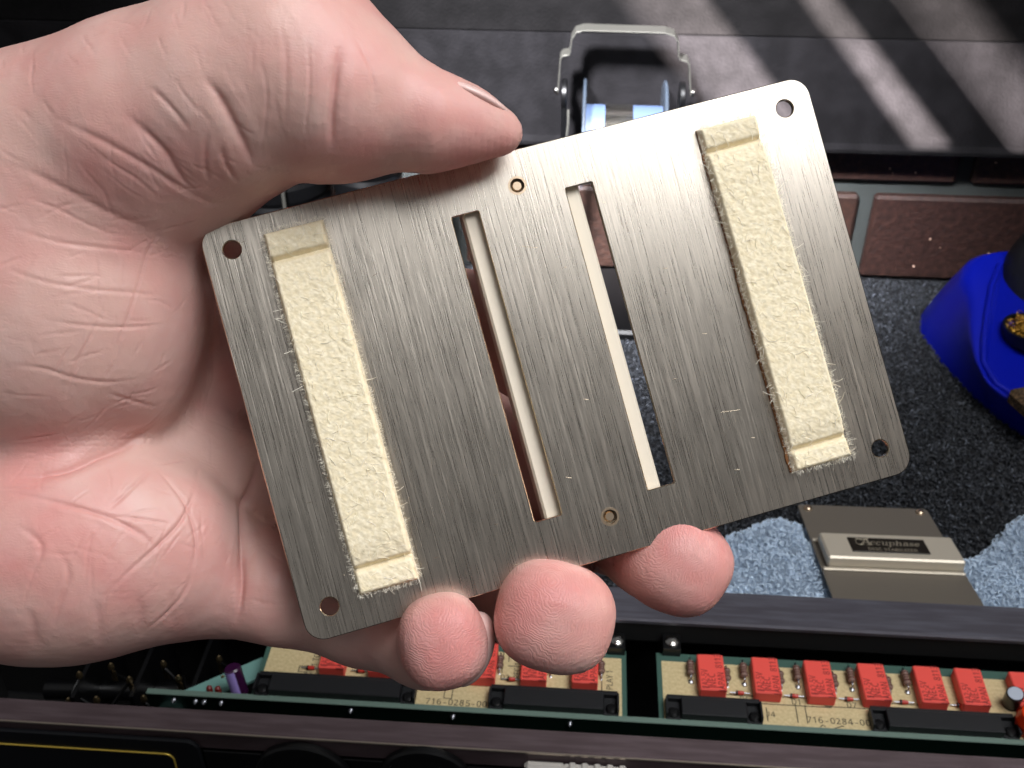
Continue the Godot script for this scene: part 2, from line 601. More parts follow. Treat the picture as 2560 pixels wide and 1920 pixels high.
func light_fittings() -> void:
	# the bright window above the bench, behind its lamp of the same size
	var t: Transform3D = get_node("window_glow").transform
	var w := thing("skylight_window", "bright white skylight window above the workbench", "window", t)
	var pane := MB.new()
	pane.box(Vector3(0, 0, 0.02), Vector3(1.0, 0.75, 0.01))
	part("pane", [pane, mat.glow], w)
	var fr := MB.new()
	for s in [-1.0, 1.0]:
		fr.box(Vector3(s * 0.53, 0, 0.02), Vector3(0.06, 0.87, 0.05), 0.004)
		fr.box(Vector3(0, s * 0.405, 0.02), Vector3(1.0, 0.06, 0.05), 0.004)
	part("frame", [fr, mat.slat], w)
	var lb := thing("added_spot_lamp", "added unseen spot lamp bulb in a dark cup, brightening the wall panel", "lamp", (get_node("added_spot_light") as Node3D).transform)  # body for the added spot, out of view
	var bulb := MB.new()
	var bp := []
	for k in 17:
		bp.append([0.5 - 0.5 * cos(k * PI / 16.0), 0.1 * sin(k * PI / 16.0)])
	bulb.lathe(Vector3(0, 0, 0.1), Vector3(0, 0, -0.1), bp, 32)
	part("added_bulb", [bulb, mat.glow], lb)
	var cup := MB.new()
	cup.lathe(Vector3(0, 0, 0.13), Vector3(0, 0, -0.02), [[0.0, 0.03], [0.1, 0.09], [1.0, 0.115], [1.0, 0.112], [0.15, 0.086], [0.05, 0.03]], 32)
	part("cup", [cup, mat.black], lb)
	# added unseen boards, shaped so the sunbeam falls in stripes on the panel
	var b := thing("sun_stripe_mask", "added unseen slanted boards that cut the sunbeam into stripes on the wall", "blind")
	var wz := -0.712
	var lines := {
		"a": [Vector2(0.0802, 0.2099), Vector2(0.1209, 0.1633)], "b": [Vector2(0.1294, 0.2126), Vector2(0.2111, 0.1213)],
		"c": [Vector2(0.1581, 0.2132), Vector2(0.2493, 0.1165)], "d": [Vector2(0.2028, 0.2056), Vector2(0.2667, 0.1403)], "e": [Vector2(0.2361, 0.2063), Vector2(0.2791, 0.1646)]}
	var up := {}
	for k in lines:
		var p: Vector2 = lines[k][0]
		var d: Vector2 = (lines[k][1] - p)
		d /= -d.y
		up[k] = [p + d * (p.y - 0.104), p - d * (0.55 - p.y)]
	up["m"] = [up["c"][0].lerp(up["d"][0], 0.3), up["c"][1].lerp(up["d"][1], 0.3)]
	up["n"] = [up["c"][0].lerp(up["d"][0], 0.8), up["c"][1].lerp(up["d"][1], 0.8)]
	up["y"] = [Vector2(-0.5, 0.104), Vector2(-0.5, 0.55)]
	up["x"] = [up["a"][0] - Vector2(0.062, 0.0), up["a"][1] - Vector2(0.062, 0.0)]
	up["z"] = [Vector2(0.75, 0.104), Vector2(0.75, 0.55)]
	for q in [["y", "x", 0.42], ["a", "b", 0.28], ["c", "n", 0.28], ["m", "d", 0.56], ["e", "z", 0.62]]:
		var m := MB.new()
		var f: float = q[2]
		var loop := []
		for p in [up[q[0]][0], up[q[0]][1], up[q[1]][1], up[q[1]][0]]:
			loop.append(Vector3(p.x, p.y, wz).lerp(SUN_AT, f))
		slab(m, loop)
		part("slat", [m, mat.slat], b)
	var m2 := MB.new()  # added board out of view, keeps the sunbeam off bricks and mat
	var l2 := []
	for p in [Vector2(-0.15, 0.116), Vector2(1.2, 0.116), Vector2(1.2, -0.8), Vector2(-0.15, -0.8)]:
		l2.append(Vector3(p.x, p.y, wz).lerp(SUN_AT, 0.32))
	slab(m2, l2)
	part("lower_sun_mask", [m2, mat.slat], b)

func slab(m: MB, loop: Array) -> void:   # thin board with the outline loop
	var nn: Vector3 = (loop[1] - loop[0]).cross(loop[3] - loop[0]).normalized()
	var o := nn * 0.003
	var a := []
	var c := []
	for p in loop:
		a.append(p + o)
		c.append(p - o)
	m.flat(a, nn)
	m.flat(c, -nn)
	for i in 4:
		var j := (i + 1) % 4
		m.flat([a[i], a[j], c[j], c[i]], nn.cross(loop[j] - loop[i]).normalized())

# ------------------------------------------------------------------ bench, wall
func bench() -> void:
	var g := MB.new()
	g.box(Vector3(0.1, -0.02, -0.45), Vector3(2.2, 0.04, 1.3))
	var base := structure("bench_mat", [g, mat.mat_base], "dark grey speckled carpet mat covering the workbench", "mat")
	# pile: small bent tufts
	var t := MB.new()
	t.tube([Vector3(0, -0.0008, 0), Vector3(0.0002, 0.0009, 0.0001), Vector3(0.0009, 0.0017, 0.0003), Vector3(0.0017, 0.0015, 0.0003)], 0.00055, 4, 0.0003)
	var w := []
	var tint := []
	for i in 120000:
		var p := Vector3(rng.randf_range(-0.34, 0.40), 0, rng.randf_range(-0.738, -0.33))
		if p.z > -0.42 and p.x > 0.13 and p.x < 0.2:
			continue
		w.append(Transform3D(Basis(Vector3.UP, rng.randf() * TAU) * Basis(Vector3.RIGHT, rng.randf_range(-0.5, 0.5)) * Basis.from_scale(Vector3.ONE * rng.randf_range(0.7, 1.35)), p))
		var k := 0.016 + 0.06 * pow(rng.randf(), 2.0) + (0.12 if rng.randf() < 0.05 else 0.0)
		tint.append(Color(k * 0.9, k, k * 1.2))
	scatter("pile", mesh_of([t, mat.tuft]), w, base, tint)

	var back := MB.new()
	back.box(Vector3(0.0, 0.35, -0.8445), Vector3(2.4, 0.74, 0.2))
	var wall := structure("brick_wall", [back, mat.mortar], "dark red brick wall with grey mortar joints behind the bench", "wall")
	for row in [[3.0, 69.0, [-330.0, -93.0, 204.0 - 1.0, 441.0]], [80.0, 92.0 + 55.0, [-210.0, 30.0, 267.0, 505.0]]]:
		for i in 3:
			var x0: float = row[2][i] + 5.5
			var x1: float = row[2][i + 1] - 5.5
			var m := MB.new()
			m.box(Vector3((x0 + x1) * 0.0005, (row[0] + row[1]) * 0.0005, -0.747), Vector3((x1 - x0) * 0.001, (row[1] - row[0]) * 0.001, 0.018), 0.0022)
			var fl := MB.new()
			for k in 11:
				var c := Vector3(rng.randf_range(x0, x1) * 0.001, rng.randf_range(row[0] + 3, row[1] - 3) * 0.001, -0.7379)
				fl.xf = Transform3D(Basis(Vector3.FORWARD, rng.randf() * TAU), c)
				fl.box(Vector3(), Vector3(rng.randf_range(0.0006, 0.0016), rng.randf_range(0.0006, 0.0018), 0.0006), 0.0002)
			part("brick", [m, mat.brick if (i + int(row[0])) % 2 else mat.brick_b, fl, mat.fleck], wall)
	# dark panels hung in front of the bricks; the lower one ends in a rolled edge
	var lo := MB.new()
	var prof := PackedVector2Array([Vector2(-0.735, 0.1885), Vector2(-0.712, 0.1885), Vector2(-0.712, 0.119), Vector2(-0.7105, 0.115), Vector2(-0.711, 0.1125), Vector2(-0.714, 0.111), Vector2(-0.722, 0.1105), Vector2(-0.735, 0.1105)])
	lo.xf = Transform3D(Basis(Vector3(0, 0, 1), Vector3(0, 1, 0), Vector3(-1, 0, 0)), Vector3(0, 0, 0))
	lo.prism(prof, -0.9, 0.9)
	var p1 := thing("wall_panel", "dark grey mottled panel covering the brick wall, below the horizontal seam", "panel")
	part("sheet", [lo, mat.panel], p1)
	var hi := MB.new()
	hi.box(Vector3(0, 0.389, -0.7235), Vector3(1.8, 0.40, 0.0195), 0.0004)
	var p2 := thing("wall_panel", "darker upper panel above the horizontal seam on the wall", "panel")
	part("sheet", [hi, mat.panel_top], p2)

# ------------------------------------------------------------------ things on the bench
func reel_stand() -> void:
	# black stand with a steel bail; u along x, heights in mm, standing at z = -0.6
	var s := thing("reel_stand", "black reel stand with a bent steel strap handle across its top", "reel stand", Transform3D(Basis(), Vector3(0, 0, -0.685)))
	var b := MB.new()
	var pts := [Vector2(-19.4, 162), Vector2(-18.3, 183), Vector2(-16.8, 184.8), Vector2(-13.2, 185.4), Vector2(-12.4, 187.5), Vector2(-11.7, 195), Vector2(-9.4, 199.2), Vector2(-4.5, 200.9), Vector2(45.7, 200.4), Vector2(51.4, 198.6), Vector2(54, 194.5), Vector2(54.9, 186.2), Vector2(56.2, 184), Vector2(60.6, 182.8), Vector2(61.9, 180.8), Vector2(64.6, 162)]
	for i in pts.size() - 1:
		var p := Vector3(pts[i].x, pts[i].y, 0) * 0.001
		var q := Vector3(pts[i + 1].x, pts[i + 1].y, 0) * 0.001
		var d := (q - p).normalized()
		b.xf = Transform3D(Basis(d, Vector3(-d.y, d.x, 0), Vector3(0, 0, 1)), (p + q) * 0.5)
		b.box(Vector3(), Vector3((q - p).length() + 0.0006, 0.00085, 0.0135), 0.0002)
	part("handle", [b, mat.steel], s)
	for e in [[-20.0, -15.4, 160.5], [65.7, 59.4, 160.8]]:
		var sc := MB.new()
		var dx := signf(e[0])
		sc.lathe(Vector3(e[0] * 0.001 - dx * 0.001, e[2] * 0.001, 0), Vector3(e[0] * 0.001 + dx * 0.0024, e[2] * 0.001, 0), [[0, 0.0], [0, 0.0026], [0.6, 0.0026], [0.9, 0.0016], [1, 0.0]], 14)
		part("pivot_screw", [sc, mat.chrome], s)
		var arm := MB.new()
		arm.box(Vector3(e[1] * 0.001, 0.079, 0), Vector3(0.003, 0.158, 0.014), 0.0008)
		arm.cyl(Vector3(e[1] * 0.001 - 0.0018, 0.158, 0), Vector3(e[1] * 0.001 + 0.0018, 0.158, 0), 0.0097, 24, 0.0006)
		part("arm", [arm, mat.black_satin], s)
		var lug := MB.new()
		lug.tube([Vector3(e[1] * 0.001 - dx * 0.003, 0.150, 0.006), Vector3(e[1] * 0.001 - dx * 0.0032, 0.142, 0.008), Vector3(e[1] * 0.001 - dx * 0.0025, 0.133, 0.008)], 0.0009, 6)
		part("spring_wire", [lug, mat.steel], s)
	var ft := MB.new()
	ft.box(Vector3(0.02, 0.004, 0), Vector3(0.09, 0.008, 0.09), 0.002)
	part("foot", [ft, mat.black_satin], s)

	var r := thing("solder_reel", "small clear flanged reel with a pale blue label, held between the stand's arms", "reel", Transform3D(Basis(), Vector3(0.0235, 0.131, -0.685)))
	for x in [-0.0257, 0.0257]:
		var f := MB.new()
		f.lathe(Vector3(x - 0.0011, 0, 0), Vector3(x + 0.0011, 0, 0), [[0, 0.006], [0, 0.0348], [0.3, 0.0356], [0.7, 0.0356], [1, 0.0348], [1, 0.006], [0, 0.006]], 48)
		part("flange", [f, mat.clear], r)
	var h := MB.new()
	h.lathe(Vector3(-0.0246, 0, 0), Vector3(0.0246, 0, 0), [[0, 0.005], [0, 0.0196], [1, 0.0196], [1, 0.005]], 40)
	part("hub", [h, mat.label_blue], r)
	var wire := MB.new()
	for k in 14:
		wire.lathe(Vector3(-0.0125 + k * 0.0013, 0, 0), Vector3(-0.0112 + k * 0.0013, 0, 0), [[0, 0.0197], [0.15, 0.0203], [0.5, 0.0206], [0.85, 0.0203], [1, 0.0197]], 32)
	part("solder_wire", [wire, mat.chrome], r)

	# dark cylinders glimpsed between thumb and plate
	for e in [[-0.196, 0.034, "black ribbed canister half hidden under the thumb, with a steel clip"], [-0.138, 0.022, "narrow black canister beside the ribbed one under the thumb"]]:
		var c := thing("canister", e[2], "canister", Transform3D(Basis(), Vector3(e[0], 0, -0.64)), "black canisters behind the hand")
		var m := MB.new()
		var pr := [[0.0, 0.0], [0.0, e[1]]]
		for k in 10:
			pr.append([0.05 + k * 0.09, e[1]])
			pr.append([0.07 + k * 0.09, e[1] - 0.0012])
			pr.append([0.09 + k * 0.09, e[1]])
		pr.append([0.97, e[1]])
		pr.append([1.0, e[1] - 0.004])
		pr.append([1.0, 0.0])
		m.lathe(Vector3(), Vector3(0, 0.155, 0), pr, 40)
		part("body", [m, mat.black_satin], c)
		if e[1] > 0.03:
			var cl := MB.new()
			cl.box(Vector3(0.012, 0.118, 0.034), Vector3(0.0022, 0.03, 0.0016), 0.0004)
			cl.box(Vector3(0.0155, 0.092, 0.0338), Vector3(0.0014, 0.026, 0.0014), 0.0004)
			part("clip", [cl, mat.steel], c)

func loft(m: MB, rings: Array, close := true) -> void:   # smooth skin over rings of Vector3
	var base := m.v.size()
	var cnt: int = rings[0].size()
	for r in rings.size():
		for k in cnt:
			var a: Vector3 = rings[r][(k + 1) % cnt] - rings[r][(k + cnt - 1) % cnt]
			var b: Vector3 = rings[mini(r + 1, rings.size() - 1)][k] - rings[maxi(r - 1, 0)][k]
			m.vert(rings[r][k], b.cross(a))
	for r in rings.size() - 1:
		for k in cnt:
			var k2 := (k + 1) % cnt
			m.face(base + r * cnt + k, base + r * cnt + k2, base + (r + 1) * cnt + k)
			m.face(base + r * cnt + k2, base + (r + 1) * cnt + k2, base + (r + 1) * cnt + k)

func closed_curve(pts: Array, per: int) -> Array:
	var out := []
	var c := pts.size()
	for i in c:
		for j in per:
			out.append(pts[i].cubic_interpolate(pts[(i + 1) % c], pts[(i + c - 1) % c], pts[(i + 2) % c], float(j) / per))
	return out

func iron_holder() -> void:
	var s := thing("iron_holder", "glossy blue plastic soldering iron holder standing by the brick wall", "tool holder")
	# outlines in mm: x, height, z
	var low := [Vector3(330, 0, -722), Vector3(285, 0, -722), Vector3(254, 0, -706), Vector3(239, 0, -676), Vector3(240, 0, -645), Vector3(247, 0, -613), Vector3(256, 0, -584), Vector3(268, 0, -558), Vector3(300, 0, -520), Vector3(370, 0, -500), Vector3(400, 0, -600), Vector3(390, 0, -715)]
	var top := [Vector3(330, 52, -694), Vector3(290, 52, -694), Vector3(268, 50, -687), Vector3(258, 47, -668), Vector3(256, 42, -642), Vector3(250, 34, -612), Vector3(249, 27, -588), Vector3(257, 22, -566), Vector3(296, 16, -530), Vector3(366, 14, -508), Vector3(392, 30, -600), Vector3(382, 50, -690)]
	var inn := [Vector3(330, 50, -686), Vector3(296, 50, -686), Vector3(283, 48, -676), Vector3(274, 44, -654), Vector3(265, 38, -628), Vector3(257.5, 30, -604), Vector3(254.5, 24, -588), Vector3(261, 19.5, -570), Vector3(298, 14, -538), Vector3(360, 12, -520), Vector3(384, 28, -604), Vector3(376, 48, -684)]
	var a := closed_curve(low, 6)
	var b := closed_curve(top, 6)
	var c := closed_curve(inn, 6)
	var rings := []
	for f in [0.0, 0.1, 0.3, 0.5, 0.7, 0.85, 0.95]:
		var ring := []
		for i in a.size():
			var p: Vector3 = a[i].lerp(b[i], f)
			p += (a[i] - b[i]) * Vector3(0.05, 0, 0.05) * sin(f * PI)
			ring.append(p * 0.001)
		rings.append(ring)
	var r2 := []
	var r3 := []
	var r4 := []
	var mid := Vector3()
	for i in a.size():
		r2.append((b[i] + (c[i] - b[i]) * 0.25 + Vector3(0, 1.0, 0)) * 0.001)
		r3.append((c[i] + Vector3(0, 0.6, 0)) * 0.001)
		r4.append((c[i].lerp(Vector3(325, 30, -610), 0.05) + Vector3(0, -3.0, 0)) * 0.001)
		mid += r4[i] / a.size()
	rings.append(r2)
	rings.append(r3)
	rings.append(r4)
	var m := MB.new()
	loft(m, rings)
	# tray floor
	var base := m.v.size()
	for i in r4.size():
		m.vert(r4[i], Vector3.UP)
	var ctr := m.vert(mid, Vector3.UP)
	for i in r4.size():
		m.face(base + i, base + (i + 1) % r4.size(), ctr)
	part("body", [m, mat.blue], s)
	var ridge := MB.new()
	ridge.tube([Vector3(0.283, 0.0495, -0.678), Vector3(0.272, 0.0455, -0.655), Vector3(0.2635, 0.040, -0.630), Vector3(0.2565, 0.0325, -0.606), Vector3(0.2535, 0.0265, -0.590), Vector3(0.2585, 0.0215, -0.574), Vector3(0.272, 0.0185, -0.561)], 0.0022, 8)
	part("rim_bead", [ridge, mat.blue], s)
	var d := MB.new()
	var pr := []
	for k in 13:
		pr.append([sin(k * PI / 24.0), 0.034 * cos(k * PI / 24.0)])
	d.lathe(Vector3(0.318, 0.036, -0.672), Vector3(0.318, 0.085, -0.678), pr, 40)
	part("iron_rest", [d, mat.dome], s)
	var w := thing("brass_wool", "ball of curly brass wool set in the blue holder", "brass wool", Transform3D(Basis(), Vector3(0.288, 0.034, -0.616)))
	var cup := MB.new()
	cup.lathe(Vector3(0, -0.004, 0), Vector3(0, 0.0045, 0), [[0, 0.0], [0, 0.0165], [1, 0.0175], [1, 0.0160], [0.4, 0.0150], [0.4, 0.0]], 36)
	part("cup", [cup, mat.black], w)
	var cu := MB.new()
	for k in 230:
		var o := Vector3(rng.randfn(0, 0.0065), 0.001 + absf(rng.randfn(0, 0.003)), rng.randfn(0, 0.0065))
		if Vector2(o.x, o.z).length() > 0.0148:
			continue
		var bs := Basis(Vector3(rng.randfn(), rng.randfn(), rng.randfn()).normalized(), rng.randf() * TAU)
		var pts := []
		for j in 9:
			pts.append(o + bs * (Vector3(cos(j * 0.75) * 0.0021, sin(j * 0.75) * 0.0021, j * 0.0004)))
		cu.tube(pts, 0.00034, 4)
	part("curls", [cu, mat.brass], w)
	var sp := thing("sponge", "tan cleaning sponge in the front tray of the blue holder", "sponge", Transform3D(Basis(Vector3.UP, 0.35), Vector3(0.292, 0.024, -0.556)))
	var sm := MB.new()
	sm.box(Vector3(), Vector3(0.06, 0.012, 0.03), 0.003)
	part("block", [sm, mat.sponge], sp)

func towel() -> void:
	var s := thing("towel", "pale blue terry towel lying in folds under the second metal plate", "towel")
	var nx := 110
	var nz := 70
	var x0 := 0.066
	var x1 := 0.36
	var z0 := -0.46
	var z1 := -0.30
	var f := FastNoiseLite.new()
	f.seed = 61
	f.frequency = 9.0
	var m := MB.new()
	var g := []
	for j in nz + 1:
		for i in nx + 1:
			var u := float(i) / nx
			var x := lerpf(x0, x1, u)
			# back edge wanders: two humps with a notch behind the plate
			var zb := -0.436 - 0.016 * exp(-pow((x - 0.112) / 0.02, 2.0)) + 0.012 * exp(-pow((x - 0.185) / 0.03, 2.0)) - 0.032 * smoothstep(0.205, 0.25, x) + 0.006 * smoothstep(0.09, 0.066, x)
			var z := lerpf(zb, z1, float(j) / nz)
			var e := minf((z - zb) / 0.016, 1.0)
			e = minf(e, (x - x0) / 0.012)
			var y := 0.002 + 0.014 * sqrt(clampf(1.0 - pow(1.0 - clampf(e, 0.0, 1.0), 2.0), 0.0, 1.0))
			y += (0.004 * f.get_noise_2d(x * 2.0, z * 2.0) + 0.010 * smoothstep(0.215, 0.26, x) * smoothstep(-0.47, -0.42, z) + 0.005 * exp(-pow((x - 0.1) / 0.025, 2.0))) * clampf(e, 0.0, 1.0)
			y += smoothstep(-0.44, -0.36, z) * 0.012
			g.append(Vector3(x, y, z))
	var row := nx + 1
	for j in nz + 1:
		for i in row:
			var a: Vector3 = g[j * row + mini(i + 1, nx)] - g[j * row + maxi(i - 1, 0)]
			var b: Vector3 = g[mini(j + 1, nz) * row + i] - g[maxi(j - 1, 0) * row + i]
			m.vert(g[j * row + i], b.cross(a), Vector2(i, j) / 20.0)
	for j in nz:
		for i in nx:
			var k := j * row + i
			m.face(k, k + 1, k + row)
			m.face(k + 1, k + row + 1, k + row)
	part("cloth", [m, mat.towel], s)
	var lp := MB.new()
	lp.tube([Vector3(0, -0.0004, 0), Vector3(0.0002, 0.0009, 0.0001), Vector3(0.0008, 0.0016, 0.0002), Vector3(0.0016, 0.0014, 0.0), Vector3(0.0020, 0.0007, 0)], 0.00022, 4)
	var w := []
	var tint := []
	var fl := FastNoiseLite.new()
	fl.seed = 8
	fl.frequency = 60.0
	for k in 16000:
		var i := rng.randi() % (nx - 1)
		var j := rng.randi() % (nz - 1)
		var p: Vector3 = g[j * row + i].lerp(g[j * row + i + 1], rng.randf()).lerp(g[(j + 1) * row + i], rng.randf())
		var nn := m.n[j * row + i]
		var bs := Basis(Quaternion(Vector3.UP, (nn + Vector3(rng.randfn(), rng.randfn(), rng.randfn()) * 0.3).normalized()))
		var turn := 2.6 * fl.get_noise_2d(p.x, p.z) * 2.0 + rng.randfn(0, 0.7)
		w.append(Transform3D(bs * Basis(Vector3.UP, turn) * Basis.from_scale(Vector3.ONE * rng.randf_range(0.7, 1.3)), p))
		var b := rng.randf_range(0.93, 1.06)
		tint.append(Color(0.68 * b, 0.82 * b, 0.98 * b))
	scatter("terry_loops", mesh_of([lp, mat.loop]), w, s, tint)

func second_plate() -> void:
	# lies on the towel, near edge a little raised; x across, y along towards the back, z out of its face (metres)
	var tl := Vector3(0.1215, 0.017, -0.458)
	var tr := Vector3(0.1895, 0.017, -0.459)
	var down := (Vector3(0.1415, 0.036, -0.372) - tl).normalized()
	var ex := (tr - tl).normalized()
	var ez := ex.cross(-down).normalized()
	var ey := ez.cross(ex)
	var len := 0.1037
	var o := tl + ex * 0.0343 - ey * (len * 0.5)
	var s := thing("metal_plate", "taupe metal plate with a pale cross bar and name badge, lying on the blue towel", "metal plate", Transform3D(Basis(ex, ey, ez), o), "matching metal plates")
	var b := MB.new()
	b.prism(rounded(0.0687, len, 0.002, 5), -0.0012, 0.0, 0.00025)
	part("cover", [b, mat.cover], s)
	for x in [-0.0295, 0.0295]:
		for y in [-0.0472, 0.0472]:
			var r := MB.new()
			r.lathe(Vector3(x, y, 0), Vector3(x, y, 0.0016), [[0, 0.0022], [0.5, 0.0021], [0.85, 0.0014], [1, 0.0]], 18)
			part("rivet", [r, mat.screw_gold], s)
	var bar := MB.new()
	bar.box(Vector3(0.0012, 0, 0.0032), Vector3(0.0655, 0.0235, 0.0064), 0.0009)
	part("cross_bar", [bar, mat.bar], s)
	for y in [-0.0135, 0.0135]:
		var lip := MB.new()
		lip.box(Vector3(0.0, y, 0.0006), Vector3(0.0675, 0.0022, 0.0012), 0.0003)
		part("bar_lip", [lip, mat.bar], s)
	var bg := MB.new()
	bg.box(Vector3(0.0, 0.0002, 0.0066), Vector3(0.0375, 0.0135, 0.0006), 0.0002)
	var tx := MB.new()
	var serif := SystemFont.new()
	serif.font_names = PackedStringArray(["Droid Serif"])
	var sans := SystemFont.new()
	sans.font_names = PackedStringArray(["Droid Sans"])
	var tilt := Basis(Vector3(1, 0, 0), Vector3(0.25, 1, 0), Vector3(0, 0, 1))
	tx.text("ccuphase", 0.0042, Transform3D(tilt, Vector3(0.0035, 0.0020, 0.00695)), serif, 0.0001)
	tx.text("A", 0.0062, Transform3D(tilt, Vector3(-0.0105, 0.0026, 0.00695)), serif, 0.0001)
	tx.text("DISC STABILIZER", 0.0017, Transform3D(Basis(), Vector3(0.001, -0.0040, 0.00695)), sans, 0.0001)
	tx.tube([Vector3(-0.0152, 0.0042, 0.00695), Vector3(-0.0148, 0.0055, 0.00695), Vector3(-0.0125, 0.0048, 0.00695), Vector3(-0.0108, 0.0052, 0.00695), Vector3(-0.0085, 0.0060, 0.00695)], 0.00022, 5)
	tx.tube([Vector3(-0.0152, 0.0042, 0.00695), Vector3(-0.0155, 0.0008, 0.00695), Vector3(-0.0135, -0.0004, 0.00695), Vector3(-0.0115, 0.0012, 0.00695)], 0.0002, 5)
	part("name_badge", [bg, mat.badge, tx, mat.badge_ink], s)

func rounded(w: float, h: float, r: float, seg: int, cx := 0.0, cy := 0.0) -> PackedVector2Array:
	var p := PackedVector2Array()
	for q in [[1, 1, 0.0], [-1, 1, 0.5], [-1, -1, 1.0], [1, -1, 1.5]]:
		for k in seg + 1:
			var a: float = PI * (q[2] + 0.5 * k / seg)
			p.append(Vector2(cx + q[0] * (w * 0.5 - r) + r * cos(a), cy + q[1] * (h * 0.5 - r) + r * sin(a)))
	return p

# ------------------------------------------------------------------ the open amplifier
func mm(x: float, y: float, z: float) -> Vector3:
	return Vector3(x, y, z) * 0.001

func amplifier() -> void:
	var s := thing("amplifier", "open black amplifier chassis with purple-brown rails and rows of red relays inside", "amplifier", Transform3D(Basis(), Vector3(-0.0173, 0, -0.2412)))
	var sans := SystemFont.new()
	sans.font_names = PackedStringArray(["Droid Sans"])
	var mono := SystemFont.new()
	mono.font_names = PackedStringArray(["Droid Sans Mono"])
	var flatdown := Basis(Vector3(1, 0, 0), Vector3(0, 0, -1), Vector3(0, 1, 0))   # lettering lying face up, read from the front
	# case
	var m := MB.new()
	m.box(mm(0, 91.3, 4.3), mm(470, 9.4, 9.2), 0.0005)
	var e := MB.new()
	e.box(mm(0, 95.35, 9.05), mm(469, 0.9, 0.6), 0.00015)
	var rail := part("front_rail", [m, mat.rail], s)
	part("polished_edge", [e, mat.rail_edge], rail)
	m = MB.new()
	m.box(mm(0, 45.0, 8.2), mm(470, 82, 2.6), 0.0003)
	var ff := part("front_panel", [m, mat.face], s)
	m = MB.new()
	m.box(mm(0, 94.6, -61.8), mm(470, 2.8, 17.4), 0.0007)
	part("back_rail", [m, mat.rail_back], s)
	m = MB.new()
	m.box(mm(0, 5, -31), mm(470, 10, 76), 0.0)
	m.box(mm(0, 48, -69.5), mm(470, 72, 2), 0.0)
	m.box(mm(-234, 50, -31), mm(2, 80, 74), 0.0)
	m.box(mm(234, 50, -31), mm(2, 80, 74), 0.0)
	m.box(mm(0, 88.5, -62.0), mm(470, 9.2, 16.4), 0.0)
	part("case", [m, mat.interior], s)
	# front: display window with a gold line, two dark knobs, knurled slider
	m = MB.new()
	m.xf = Transform3D(Basis(), mm(0, 0, 9.6))
	m.prism(rounded(0.20, 0.052, 0.005, 6, -0.2075, 0.0668), 0.0, 0.0016, 0.0005)
	var wn := part("display_window", [m, mat.window], s)
	var gl := MB.new()
	var pts := []
	for p in rounded(0.19, 0.0405, 0.003, 6, -0.2125, 0.0652):
		pts.append(Vector3(p.x, p.y, 0.0113))
	pts.append(pts[0])
	gl.tube(pts, 0.00035, 6)
	part("gold_line", [gl, mat.gold], wn)
	for k in [[-72.3, 77.0, 17.0], [-29.2, 80.0, 16.0]]:
		m = MB.new()
		m.lathe(mm(k[0], k[1], 9.5), mm(k[0], k[1], 12.0), [[0, 0.0], [0, k[2] * 0.001], [0.7, k[2] * 0.001], [1.0, (k[2] - 0.7) * 0.001], [1.0, (k[2] - 2.2) * 0.001], [0.7, (k[2] - 2.8) * 0.001], [0.7, 0.0]], 64)
		part("knob", [m, mat.black_satin], s)
	m = MB.new()
	m.box(mm(12.0, 85, 11.2), mm(14, 15.6, 3.4), 0.0012)
	for k in 5:
		m.box(mm(21.2 + k * 4.2, 85.2, 11.0), mm(2.2, 14.4, 3.2), 0.0004)
	m.box(mm(29, 84.6, 10.4), mm(21, 14.0, 1.6), 0.0003)
	part("slider", [m, mat.alu], s)
	# upright board behind the front, only its top edge and a strip of its face show
	m = MB.new()
	m.box(mm(42, 62, -14.9), mm(356, 46, 1.4), 0.0)
	var te := MB.new()
	te.box(mm(42, 85.3, -15.0), mm(356, 0.7, 2.4), 0.0002)
	var ub := part("upright_board", [m, mat.green_dark, te, mat.pcb_edge], s)
	for x in [-126.0, -117.8, -114.6, -108.2, -60.0, -22.5, 20.0]:
		var j := MB.new()
		j.lathe(mm(x, 82.2, -14.2), mm(x, 82.2, -12.4), [[0, 0.0011], [0.4, 0.0009], [0.8, 0.0004], [1, 0.0]], 12)
		part("solder_joint", [j, mat.solder], ub)
	relay_board(s, -97.3, 40.4, "716-0285-00", -21.7, -18.0, [-69.6, -50.6, -31.6, -13.2, 6.0, 24.9], false, mono, sans, flatdown)
	relay_board(s, 51.9, 200.0, "716-0284-00", 116.0, -19.6, [71.6, 91.3, 111.0, 130.7, 150.9, 166.0, 185.4], true, mono, sans, flatdown)
	left_bay(s)

